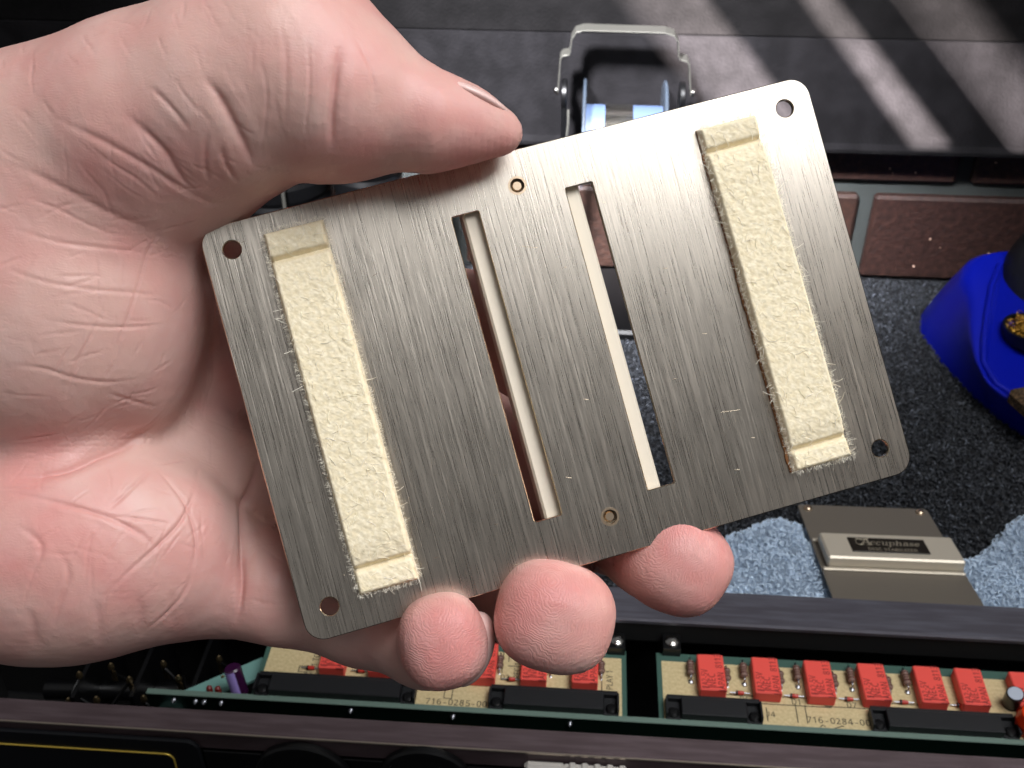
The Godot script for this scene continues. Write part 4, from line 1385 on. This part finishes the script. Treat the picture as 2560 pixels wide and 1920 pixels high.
# skin folds: depth, width, points on the skin
const FOLDS := [
	[1.50, 1.10, [Vector3(-24.6, 49.4, 21.9), Vector3(-25.4, 43.2, 22.4), Vector3(-26.1, 38.2, 20.7), Vector3(-26.8, 34.0, 16.9)]],
	[0.35, 0.90, [Vector3(-32.9, 50.9, 24.1), Vector3(-32.2, 47.4, 23.9), Vector3(-32.4, 41.8, 22.5), Vector3(-33.3, 36.5, 19.0)]],
	[1.30, 1.30, [Vector3(-44.5, 44.3, 23.1), Vector3(-42.2, 41.5, 22.6), Vector3(-40.5, 38.1, 20.8), Vector3(-39.2, 34.7, 18.0), Vector3(-38.7, 32.0, 14.2)]],
	[0.90, 1.20, [Vector3(-56.5, 39.8, 20.6), Vector3(-53.5, 36.8, 19.9), Vector3(-51.0, 34.1, 18.6), Vector3(-49.4, 30.8, 15.5), Vector3(-47.6, 28.9, 12.8)]],
	[0.60, 1.00, [Vector3(-52.4, 43.0, 21.7), Vector3(-50.4, 41.2, 21.8), Vector3(-48.2, 38.7, 21.4), Vector3(-46.5, 36.2, 20.2)]],
	[0.80, 0.90, [Vector3(-44.2, 36.7, 20.5), Vector3(-45.4, 32.9, 17.4), Vector3(-45.7, 30.4, 14.4)]],
	[0.80, 0.90, [Vector3(-42.6, 35.2, 19.3), Vector3(-42.5, 32.5, 16.7), Vector3(-41.4, 30.5, 13.0)]],
	[0.55, 1.60, [Vector3(-76.5, 33.7, 15.9), Vector3(-71.4, 31.4, 16.0), Vector3(-66.7, 29.0, 15.2), Vector3(-62.2, 26.5, 13.6), Vector3(-58.8, 25.0, 11.6), Vector3(-55.3, 23.8, 9.1)]],
	[0.60, 1.20, [Vector3(-68.5, 40.0, 18.1), Vector3(-63.9, 37.5, 19.2), Vector3(-59.2, 35.2, 19.3), Vector3(-54.4, 32.5, 17.8), Vector3(-50.6, 30.1, 15.0), Vector3(-47.4, 28.3, 11.9), Vector3(-45.6, 27.6, 9.5)]],
	[0.30, 0.70, [Vector3(-76.9, 24.0, 15.0), Vector3(-71.0, 22.1, 14.2), Vector3(-65.7, 21.0, 12.5), Vector3(-58.8, 20.7, 8.7), Vector3(-53.0, 20.5, 2.1)]],
	[0.35, 0.70, [Vector3(-52.7, 27.6, 13.1), Vector3(-55.5, 23.3, 8.5), Vector3(-57.3, 20.5, 7.6), Vector3(-59.1, 13.8, 7.9), Vector3(-61.5, 6.7, 7.8), Vector3(-63.0, 1.4, 6.0)]],
	[0.30, 0.70, [Vector3(-62.5, 14.4, 10.3), Vector3(-64.5, 8.7, 10.3), Vector3(-67.1, 4.0, 9.9), Vector3(-68.8, 0.6, 8.9), Vector3(-70.6, -3.9, 6.3)]],
	[0.35, 0.70, [Vector3(-77.0, 18.1, 14.9), Vector3(-72.2, 15.9, 14.2), Vector3(-65.5, 14.6, 11.9), Vector3(-59.5, 14.3, 8.3), Vector3(-55.0, 14.0, 3.8)]],
	[0.35, 0.70, [Vector3(-72.5, 10.1, 13.6), Vector3(-65.8, 9.0, 11.1), Vector3(-59.4, 9.0, 7.0), Vector3(-54.5, 10.2, 2.0)]],
	[0.40, 0.80, [Vector3(-78.2, 3.1, 12.3), Vector3(-72.3, 2.4, 11.1), Vector3(-68.7, 1.1, 9.1), Vector3(-64.1, 0.3, 5.9), Vector3(-59.2, 0.9, 2.8)]],
	[0.40, 0.80, [Vector3(-64.9, -1.3, 5.2), Vector3(-61.8, -2.7, 1.8), Vector3(-58.7, -3.9, -2.8)]],
	[1.80, 1.60, [Vector3(-59.0, -5.8, -5.6), Vector3(-62.2, -8.5, -6.1), Vector3(-65.2, -10.6, -3.3), Vector3(-68.5, -12.1, -0.2), Vector3(-71.9, -13.8, 2.3), Vector3(-77.0, -14.9, 3.6), Vector3(-82.2, -15.4, 3.7)]],
	[0.80, 1.00, [Vector3(-81.6, -17.0, 5.0), Vector3(-71.8, -18.9, 5.9), Vector3(-65.1, -20.9, 5.3), Vector3(-59.8, -23.8, 4.1), Vector3(-57.3, -26.5, 3.3)]],
	[0.70, 0.80, [Vector3(-59.7, -13.9, -3.3), Vector3(-61.9, -17.1, 1.8), Vector3(-64.6, -20.3, 4.8)]],
	[0.80, 0.80, [Vector3(-59.7, -13.9, -3.3), Vector3(-56.8, -16.5, -2.2), Vector3(-53.9, -20.0, -1.3), Vector3(-52.3, -23.9, -0.5), Vector3(-51.9, -27.4, -0.1), Vector3(-52.7, -31.2, 0.4)]],
	[0.80, 0.80, [Vector3(-52.8, -10.9, -14.4), Vector3(-54.0, -15.1, -8.8), Vector3(-53.4, -19.8, -2.0), Vector3(-54.5, -23.0, 0.9), Vector3(-57.5, -26.5, 3.4), Vector3(-61.4, -30.3, 5.2), Vector3(-66.2, -34.9, 5.7)]],
	[0.40, 0.70, [Vector3(-65.1, -20.9, 5.3), Vector3(-60.0, -21.7, 3.5), Vector3(-54.8, -23.0, 1.0)]],
	[0.50, 0.70, [Vector3(-59.6, -13.7, -3.9), Vector3(-55.9, -13.1, -10.5)]],
	[0.50, 2.00, [Vector3(-66.1, -33.8, 6.1), Vector3(-66.0, -37.8, 4.4), Vector3(-67.5, -42.7, 0.9)]],
	[0.50, 2.00, [Vector3(-60.4, -32.6, 4.3), Vector3(-60.1, -37.6, 1.9), Vector3(-61.7, -42.1, -1.5)]],
	[0.50, 2.00, [Vector3(-76.1, -35.0, 7.4), Vector3(-75.8, -38.3, 6.0), Vector3(-76.9, -43.0, 2.7)]],
	[0.40, 1.60, [Vector3(-54.9, -33.2, 1.3), Vector3(-55.5, -36.0, 0.5), Vector3(-57.1, -40.6, -2.2)]],
	[0.40, 0.80, [Vector3(-52.4, -30.2, 0.3), Vector3(-53.5, -33.8, 0.2), Vector3(-56.7, -37.7, 0.1), Vector3(-60.7, -40.7, -0.3)]],
	[2.40, 1.30, [Vector3(-46.2, -10.1, -18.9), Vector3(-45.9, -15.2, -16.0), Vector3(-47.4, -20.4, -15.1), Vector3(-46.5, -24.1, -10.5), Vector3(-45.7, -31.2, -5.8), Vector3(-46.0, -37.7, -5.1), Vector3(-47.7, -41.9, -7.5)]],
	[0.30, 0.60, [Vector3(-45.7, -25.7, -9.7), Vector3(-40.1, -29.8, -7.5), Vector3(-38.0, -31.1, -7.0)]],
	[0.30, 0.60, [Vector3(-44.4, -35.7, -4.7), Vector3(-42.2, -36.7, -4.5), Vector3(-37.1, -37.2, -5.4)]],
	[0.50, 1.00, [Vector3(-71.6, -25.4, 7.9), Vector3(-69.5, -29.8, 7.6), Vector3(-71.1, -34.3, 7.1), Vector3(-73.8, -40.8, 4.3)]],
	[0.45, 1.00, [Vector3(-78.3, -21.9, 7.5), Vector3(-73.6, -25.4, 8.1), Vector3(-75.7, -31.2, 8.3)]],
	[0.35, 0.80, [Vector3(-23.2, 51.0, 20.8), Vector3(-20.5, 45.6, 20.7), Vector3(-19.9, 40.2, 19.7)]],
	[0.30, 0.60, [Vector3(-35.9, 46.7, 24.0), Vector3(-35.2, 42.4, 22.6), Vector3(-36.0, 37.8, 19.9), Vector3(-37.7, 33.8, 16.3)]],
	[0.30, 0.60, [Vector3(-29.4, 50.2, 23.4), Vector3(-28.9, 44.9, 23.2), Vector3(-29.5, 39.3, 21.7), Vector3(-30.8, 34.8, 18.0)]],
	[0.30, 0.60, [Vector3(-62.9, 35.9, 19.0), Vector3(-59.1, 32.6, 18.1), Vector3(-55.6, 30.3, 16.4), Vector3(-53.4, 28.0, 13.7)]],
	[0.30, 0.60, [Vector3(-74.0, 28.4, 15.4), Vector3(-68.8, 26.5, 14.5), Vector3(-63.9, 24.0, 12.6), Vector3(-60.4, 22.8, 10.7)]],
]
var prims := []   # [kind, group, a, ba, 1/l2, r1, dr] or [1, 0, centre, radii, cos, sin]

func make_prims() -> void:
	for g in CHAINS.size():
		var c: Array = CHAINS[g]
		for i in c.size() - 1:
			var ba: Vector3 = c[i + 1][0] - c[i][0]
			prims.append([0, g + 1, c[i][0], ba, 1.0 / ba.length_squared(), c[i][1], c[i + 1][1] - c[i][1]])
	for l in LUMPS:
		prims.append([1, 0, l[0], l[1], cos(deg_to_rad(l[2])), sin(deg_to_rad(l[2]))])
	for l in PADS:
		prims.append([2, l[0], l[1], l[2], cos(deg_to_rad(l[3])), sin(deg_to_rad(l[3]))])

func prim_dist(q: Array, p: Vector3) -> float:
	var d: Vector3 = p - q[2]
	if q[0] == 0:
		var t := clampf(d.dot(q[3]) * q[4], 0.0, 1.0)
		return (d - q[3] * t).length() - q[5] - q[6] * t
	var r: Vector3 = q[3]
	var e := Vector3(d.x * q[4] + d.y * q[5], d.y * q[4] - d.x * q[5], d.z) / r
	if q[0] == 2:
		e = e.abs()
		return (pow(pow(e.x, 2.5) + pow(e.y, 2.5) + pow(e.z, 2.5), 0.4) - 1.0) * minf(r.x, minf(r.y, r.z))
	var k0 := e.length()
	return k0 * (k0 - 1.0) / ((e / r).length() + 1e-9)

func smin(a: float, b: float, k: float) -> float:
	var h := clampf(0.5 + 0.5 * (b - a) / k, 0.0, 1.0)
	return b + (a - b) * h - k * h * (1.0 - h)

const BLEND := [6.0, 3.5, 3.5, 3.2, 3.5, 3.5, 2.0]

func hand_dist(p: Vector3, list: Array) -> float:
	var g := PackedFloat32Array([1e3, 1e3, 1e3, 1e3, 1e3, 1e3, 1e3])
	for q in list:
		var d := prim_dist(q, p)
		var i: int = q[1]
		g[i] = d if g[i] > 900.0 else smin(g[i], d, BLEND[i])
	var body := smin(g[0], smin(g[1], g[2], 3.0), 7.0)
	var f := smin(smin(smin(g[3], g[4], 0.15), g[5], 0.15), g[6], 0.7)
	return maxf(smin(body, f, 2.5), -99.0 - p.x)

var hv := PackedVector3Array()
var hn := PackedVector3Array()
var ht := PackedInt32Array()

func hand_surface(cell: float) -> void:
	var lo := Vector3(-104, -62, -62)
	var bs := 8
	var nb := Vector3i(ceili(146.0 / (cell * bs)), ceili(136.0 / (cell * bs)), ceili(94.0 / (cell * bs)))
	var nn := nb * bs + Vector3i.ONE
	var val := PackedFloat32Array()
	val.resize(nn.x * nn.y * nn.z)
	val.fill(1e9)
	var half := cell * bs * 0.5
	var live := []
	for bz in nb.z:
		for by in nb.y:
			for bx in nb.x:
				var c := lo + (Vector3(bx, by, bz) + Vector3.ONE * 0.5) * (cell * bs)
				var ds := []
				var best := 1e9
				for q in prims:
					var d := prim_dist(q, c)
					ds.append(d)
					best = minf(best, d)
				if best > half * 1.75 + 8.0:
					continue
				var near := []
				for i in prims.size():
					if ds[i] < best + half * 3.6 + 7.0:
						near.append(prims[i])
				if absf(hand_dist(c, near)) > half * 1.95 + 0.5:
					continue
				live.append(Vector3i(bx, by, bz))
				for z in range(bz * bs, bz * bs + bs + 1):
					for y in range(by * bs, by * bs + bs + 1):
						var at := (z * nn.y + y) * nn.x + bx * bs
						for x in bs + 1:
							if val[at + x] > 1e8:
								val[at + x] = hand_dist(lo + Vector3(bx * bs + x, y, z) * cell, near)
	var index := PackedInt32Array()
	index.resize(nn.x * nn.y * nn.z)
	index.fill(-1)
	var sx := 1
	var sy := nn.x
	var sz := nn.x * nn.y
	var off := [0, sx, sy, sx + sy, sz, sx + sz, sy + sz, sx + sy + sz]
	var cells := PackedInt32Array()
	for b in live:
		for z in range(b.z * bs, b.z * bs + bs):
			for y in range(b.y * bs, b.y * bs + bs):
				for x in range(b.x * bs, b.x * bs + bs):
					var at := (z * nn.y + y) * nn.x + x
					var s0 := val[at] < 0.0
					var mixed := false
					for k in range(1, 8):
						if (val[at + off[k]] < 0.0) != s0:
							mixed = true
							break
					if not mixed:
						continue
					var sum := Vector3()
					var cnt := 0
					for e in [[0, 1], [2, 3], [4, 5], [6, 7], [0, 2], [1, 3], [4, 6], [5, 7], [0, 4], [1, 5], [2, 6], [3, 7]]:
						var va := val[at + off[e[0]]]
						var vb := val[at + off[e[1]]]
						if (va < 0.0) != (vb < 0.0):
							var t := va / (va - vb)
							var pa := Vector3(e[0] & 1, (e[0] >> 1) & 1, e[0] >> 2)
							var pb := Vector3(e[1] & 1, (e[1] >> 1) & 1, e[1] >> 2)
							sum += pa.lerp(pb, t)
							cnt += 1
					index[at] = hv.size()
					cells.append(at)
					hv.append(lo + (Vector3(x, y, z) + sum / cnt) * cell)
	for at in cells:
		for ax in [[sx, sy, sz], [sy, sz, sx], [sz, sx, sy]]:
			var a := val[at]
			var b := val[at + ax[0]]
			if (a < 0.0) == (b < 0.0):
				continue
			var i0 := index[at]
			var i1 := index[at - ax[1]]
			var i2 := index[at - ax[1] - ax[2]]
			var i3 := index[at - ax[2]]
			if i1 < 0 or i2 < 0 or i3 < 0:
				continue
			if a < 0.0:
				ht.append_array(PackedInt32Array([i0, i2, i1, i0, i3, i2]))
			else:
				ht.append_array(PackedInt32Array([i0, i1, i2, i0, i2, i3]))

func hand_normals() -> void:
	hn = PackedVector3Array()
	hn.resize(hv.size())
	for i in range(0, ht.size(), 3):
		var a := ht[i]
		var b := ht[i + 1]
		var c := ht[i + 2]
		var g := (hv[c] - hv[a]).cross(hv[b] - hv[a])
		hn[a] += g
		hn[b] += g
		hn[c] += g
	for i in hn.size():
		hn[i] = hn[i].normalized()

# cut every edge that is long enough and near a fold (or anywhere on the side we see) in two
func refine(near_fold: bool) -> void:
	var mid := {}
	var out := PackedInt32Array()
	for i in range(0, ht.size(), 3):
		var k := [ht[i], ht[i + 1], ht[i + 2]]
		var m := [-1, -1, -1]
		for e in 3:
			var a: int = mini(k[e], k[(e + 1) % 3])
			var b: int = maxi(k[e], k[(e + 1) % 3])
			var key := a * 4000000 + b
			if not mid.has(key):
				var p := (hv[a] + hv[b]) * 0.5
				var want := hn[a].z > -0.25 or hn[b].z > -0.25
				if near_fold:
					want = want and (hv[a] - hv[b]).length_squared() > 0.06 and fold_near(p)
				if want:
					var d := hv[b] - hv[a]
					mid[key] = hv.size()
					hv.append(p + (hn[a] * hn[a].dot(d) - hn[b] * hn[b].dot(d)) * 0.125 * 0.9)
					hn.append((hn[a] + hn[b]).normalized())
				else:
					mid[key] = -1
			m[e] = mid[key]
		var n := int(m[0] >= 0) + int(m[1] >= 0) + int(m[2] >= 0)
		if n == 0:
			out.append_array(PackedInt32Array(k))
		elif n == 3:
			out.append_array(PackedInt32Array([k[0], m[0], m[2], m[0], k[1], m[1], m[2], m[1], k[2], m[0], m[1], m[2]]))
		elif n == 1:
			var e := 0 if m[0] >= 0 else (1 if m[1] >= 0 else 2)
			out.append_array(PackedInt32Array([k[e], m[e], k[(e + 2) % 3], m[e], k[(e + 1) % 3], k[(e + 2) % 3]]))
		else:
			var e := 0 if m[0] < 0 else (1 if m[1] < 0 else 2)   # the uncut edge
			var a: int = k[e]
			var b: int = k[(e + 1) % 3]
			var c: int = k[(e + 2) % 3]
			var mb: int = m[(e + 1) % 3]
			var mc: int = m[(e + 2) % 3]
			out.append_array(PackedInt32Array([a, b, mb, a, mb, mc, mc, mb, c]))
	ht = out

var fold_grid := {}
var fold_segs := []

func make_folds() -> void:
	var fold_id := 0
	for f in FOLDS + fine_lines():
		fold_id += 1
		var pts := []
		var src: Array = f[2]
		for i in src.size() - 1:
			for k in 4:
				pts.append(src[i].cubic_interpolate(src[i + 1], src[maxi(i - 1, 0)], src[mini(i + 2, src.size() - 1)], k / 4.0))
		pts.append(src[-1])
		var total := pts.size() - 1
		for i in total:
			var u0 := float(i) / total
			var u1 := float(i + 1) / total
			fold_segs.append([pts[i], pts[i + 1] - pts[i], f[0] * 0.36, f[1] * 0.62, u0, u1, fold_segs.size(), float(fold_id)])
			var lo: Vector3 = pts[i].min(pts[i + 1]) - Vector3.ONE * 3.2
			var hi: Vector3 = pts[i].max(pts[i + 1]) + Vector3.ONE * 3.2
			for x in range(floori(lo.x / 4), floori(hi.x / 4) + 1):
				for y in range(floori(lo.y / 4), floori(hi.y / 4) + 1):
					for z in range(floori(lo.z / 4), floori(hi.z / 4) + 1):
						var key := Vector3i(x, y, z)
						if not fold_grid.has(key):
							fold_grid[key] = []
						fold_grid[key].append(fold_segs.size() - 1)

# short faint lines over the palm, walked along the skin
func fine_lines() -> Array:
	var out := []
	var r := RandomNumberGenerator.new()
	r.seed = 404
	while out.size() < 330:
		var i := r.randi() % hv.size()
		var p := hv[i]
		if hn[i].z < 0.35 or p.x > -34.0 or p.y < -37.0:
			continue
		var a := r.randf_range(-0.25, 0.35) + (PI if r.randf() < 0.5 else 0.0)
		if r.randf() < 0.42:
			a = r.randf_range(1.1, 1.75)
		if p.y > 30.0:
			a = r.randf_range(-1.35, -0.75) if p.x < -38.0 else r.randf_range(-1.8, -1.3)
		elif p.y < -8.0 and r.randf() < 0.7:
			a = r.randf_range(0.55, 1.2)
		var pts := []
		var n := r.randi_range(3, 7)
		for k in n:
			for it in 2:
				var d := hand_dist(p, prims)
				var g := Vector3(hand_dist(p + Vector3(0.2, 0, 0), prims) - d, hand_dist(p + Vector3(0, 0.2, 0), prims) - d, hand_dist(p + Vector3(0, 0, 0.2), prims) - d).normalized()
				p -= g * d
			pts.append(p)
			a += r.randf_range(-0.16, 0.16)
			p += Vector3(cos(a), sin(a), 0) * 1.7
		out.append([r.randf_range(0.09, 0.22), r.randf_range(0.42, 0.7), pts])
	return out

func fold_near(p: Vector3) -> bool:
	for i in fold_grid.get(Vector3i((p / 4.0).floor()), []):
		var s: Array = fold_segs[i]
		var d: Vector3 = p - s[0]
		var t := clampf(d.dot(s[1]) / s[1].length_squared(), 0.0, 1.0)
		if (d - s[1] * t).length() < s[3] * 1.5 + 0.3:
			return true
	return false

func hand() -> void:
	make_prims()
	hand_surface(0.95)
	hand_normals()
	make_folds()
	refine(false)
	refine(true)
	# press the folds in, let the skin between them swell a little
	var bump := FastNoiseLite.new()
	bump.seed = 12
	bump.frequency = 0.11
	var lines := FastNoiseLite.new()
	lines.seed = 77
	lines.frequency = 0.35
	var blot := FastNoiseLite.new()
	blot.seed = 5
	blot.frequency = 0.045
	blot.fractal_octaves = 4
	var col := PackedColorArray()
	col.resize(hv.size())
	var tips := [[Vector3(6.5, -35.5, 9.0), 13.0, 1.0], [Vector3(-10.4, -39.0, 10.0), 10.0, 1.0], [Vector3(28.2, -31.0, -2.0), 13.0, 1.0], [Vector3(-10.0, 38.0, 10.0), 17.0, 0.75], [Vector3(-33.0, 38.0, 12.0), 14.0, 0.35], [Vector3(-70.0, -22.0, 8.0), 24.0, 0.35], [Vector3(-60.0, 34.0, 14.0), 12.0, 0.4], [Vector3(-48.0, -36.0, -4.0), 12.0, 0.3]]
	for i in hv.size():
		var p := hv[i]
		var red := 0.0
		if hn[i].z > -0.4:
			var best := {}
			for k in fold_grid.get(Vector3i((p / 4.0).floor()), []):
				var s: Array = fold_segs[k]
				var d: Vector3 = p - s[0]
				var t := clampf(d.dot(s[1]) / s[1].length_squared(), 0.0, 1.0)
				var l: float = (d - s[1] * t).length()
				if l > 3.2:
					continue
				var u: float = lerpf(s[4], s[5], t)
				var ends := smoothstep(0.0, 0.36, u) * smoothstep(1.0, 0.64, u)
				var key: float = s[7]
				var fall: float = 0.9 * exp(-pow(l / (s[3] * 0.6), 2.0)) - 0.16 * exp(-pow((l - 1.6 * s[3]) / (s[3] * 0.7), 2.0))
				if s[2] > 0.3:
					fall += 0.6 * exp(-pow(l / 1.7, 2.0)) - 0.2 * exp(-pow((l - 2.2) / 0.7, 2.0))
				if not best.has(key) or l < best[key][0]:
					best[key] = [l, s[2] * ends * fall, ends * exp(-pow(l / (0.5 * s[3] + 0.22), 2.0)) * minf(1.0, s[2] * 2.2)]
			var push := 0.0
			for key in best:
				push += best[key][1]
				red = maxf(red, best[key][2])
			push += 0.12 * bump.get_noise_3dv(p) + 0.035 * lines.get_noise_3d(p.x * 1.1 + p.y * 0.8, (p.y - p.x) * 0.3, p.z)
			hv[i] = p - hn[i] * push
		var pink := 0.0
		for q in tips:
			pink += q[2] * exp(-pow((p - q[0]).length() / (q[1] * 0.72), 2.0))
		pink = clampf(pink + 0.12 + 0.75 * blot.get_noise_3dv(p), 0.0, 1.0)
		var c := Color(0.625, 0.385, 0.335).lerp(Color(0.60, 0.245, 0.225), pink)
		c = c.lerp(Color(0.46, 0.17, 0.155), red * 0.3)
		var pale := clampf(blot.get_noise_3d(p.x * 1.7 + 40.0, p.y * 1.7, p.z * 1.7) * 1.3, 0.0, 1.0)
		col[i] = c.lerp(Color(0.68, 0.51, 0.47), pale * 0.3)
	hand_normals()
	# split off the fingertip pads, which carry ridges
	var pads := [[Vector3(6.55, -37.0, 8.0), 10.8], [Vector3(-10.4, -39.6, 9.5), 8.2], [Vector3(27.0, -31.5, -3.5), 12.0]]
	var uv := PackedVector2Array()
	uv.resize(hv.size())
	var which := PackedByteArray()
	which.resize(hv.size())
	for i in hv.size():
		for k in pads.size():
			var d: Vector3 = hv[i] - pads[k][0]
			if d.length() < pads[k][1] and hn[i].z > 0.0 and hv[i].x > -19.0:
				which[i] = k + 1
				uv[i] = Vector2(0.5 + d.x / 22.0 + 0.07 * (k - 1), 0.5 - (d.y - 0.35 * d.z) / 22.0)
	var skin := PackedInt32Array()
	var tip := PackedInt32Array()
	for i in range(0, ht.size(), 3):
		var k := which[ht[i]]
		if k and which[ht[i + 1]] == k and which[ht[i + 2]] == k:
			tip.append_array(PackedInt32Array([ht[i], ht[i + 1], ht[i + 2]]))
		else:
			skin.append_array(PackedInt32Array([ht[i], ht[i + 1], ht[i + 2]]))
	for i in hv.size():
		hv[i] *= 0.001
	var am := ArrayMesh.new()
	for q in [[skin, mat.skin], [tip, mat.fingertip]]:
		var a := []
		a.resize(Mesh.ARRAY_MAX)
		a[Mesh.ARRAY_VERTEX] = hv
		a[Mesh.ARRAY_NORMAL] = hn
		a[Mesh.ARRAY_COLOR] = col
		a[Mesh.ARRAY_TEX_UV] = uv
		a[Mesh.ARRAY_INDEX] = q[0]
		am.add_surface_from_arrays(Mesh.PRIMITIVE_TRIANGLES, a)
		am.surface_set_material(am.get_surface_count() - 1, q[1])
	var s := thing("hand", "bare left hand, thumb and fingertips gripping the brushed metal plate", "hand", Transform3D(cam_basis, CAM_AT - cam_basis.z * 0.18))
	var o := MeshInstance3D.new()
	o.name = "skin"
	o.mesh = am
	s.add_child(o, true)
	nails(s)
	print("hand: ", hv.size(), " vertices, ", ht.size() / 3, " triangles")

func nails(s: Node3D) -> void:
	# thumb nail seen along its edge; the little finger's nail behind its pad: thin curved lenses set in the skin
	for q in [[Vector3(-7.13, 44.76, 7.50), Vector3(7.2, 1.55, 7.0), -21.5], [Vector3(-6.81, -43.32, 0.50), Vector3(3.7, 6.3, 5.6), -20.0]]:
		var m := MB.new()
		var tilt := Basis(Vector3(0, 0, 1), deg_to_rad(q[2]))
		for j in 17:
			for i in 25:
				var th := PI * j / 16.0
				var ph := TAU * i / 24.0
				var e := Vector3(sin(th) * cos(ph), cos(th), sin(th) * sin(ph))
				m.vert((q[0] + tilt * (e * q[1])) * 0.001, tilt * (e / q[1]))
		for j in 16:
			for i in 24:
				var k := j * 25 + i
				m.face(k, k + 1, k + 25)
				m.face(k + 1, k + 26, k + 25)
		part("nail", [m, mat.nail], s)
	var fl := MB.new()
	for q in [[Vector3(-14.24, 47.42, 12.00), Vector3(0.9, 0.35, 0.1)], [Vector3(-12.39, 45.38, 13.00), Vector3(0.5, 0.85, 0.0)], [Vector3(-11.76, 45.45, 14.00), Vector3(0.3, -0.9, 0.25)]]:
		var d: Vector3 = q[1].normalized()
		var e := d.cross(Vector3(0.2, 0.1, 1.0)).normalized()
		fl.flat([q[0] * 0.001, (q[0] + d * 0.7 + e * 0.45) * 0.001, (q[0] + d * 1.15) * 0.001, (q[0] + d * 0.8 - e * 0.35) * 0.001], Vector3(0, 0, 1))
	part("skin_flake", [fl, mat.callus], s)

func _ready() -> void:
	rng.seed = 20240
	camera_and_light()
	make_materials()
	light_fittings()
	bench()
	amplifier()
	towel()
	second_plate()
	reel_stand()
	iron_holder()
	held_plate()
	hand()
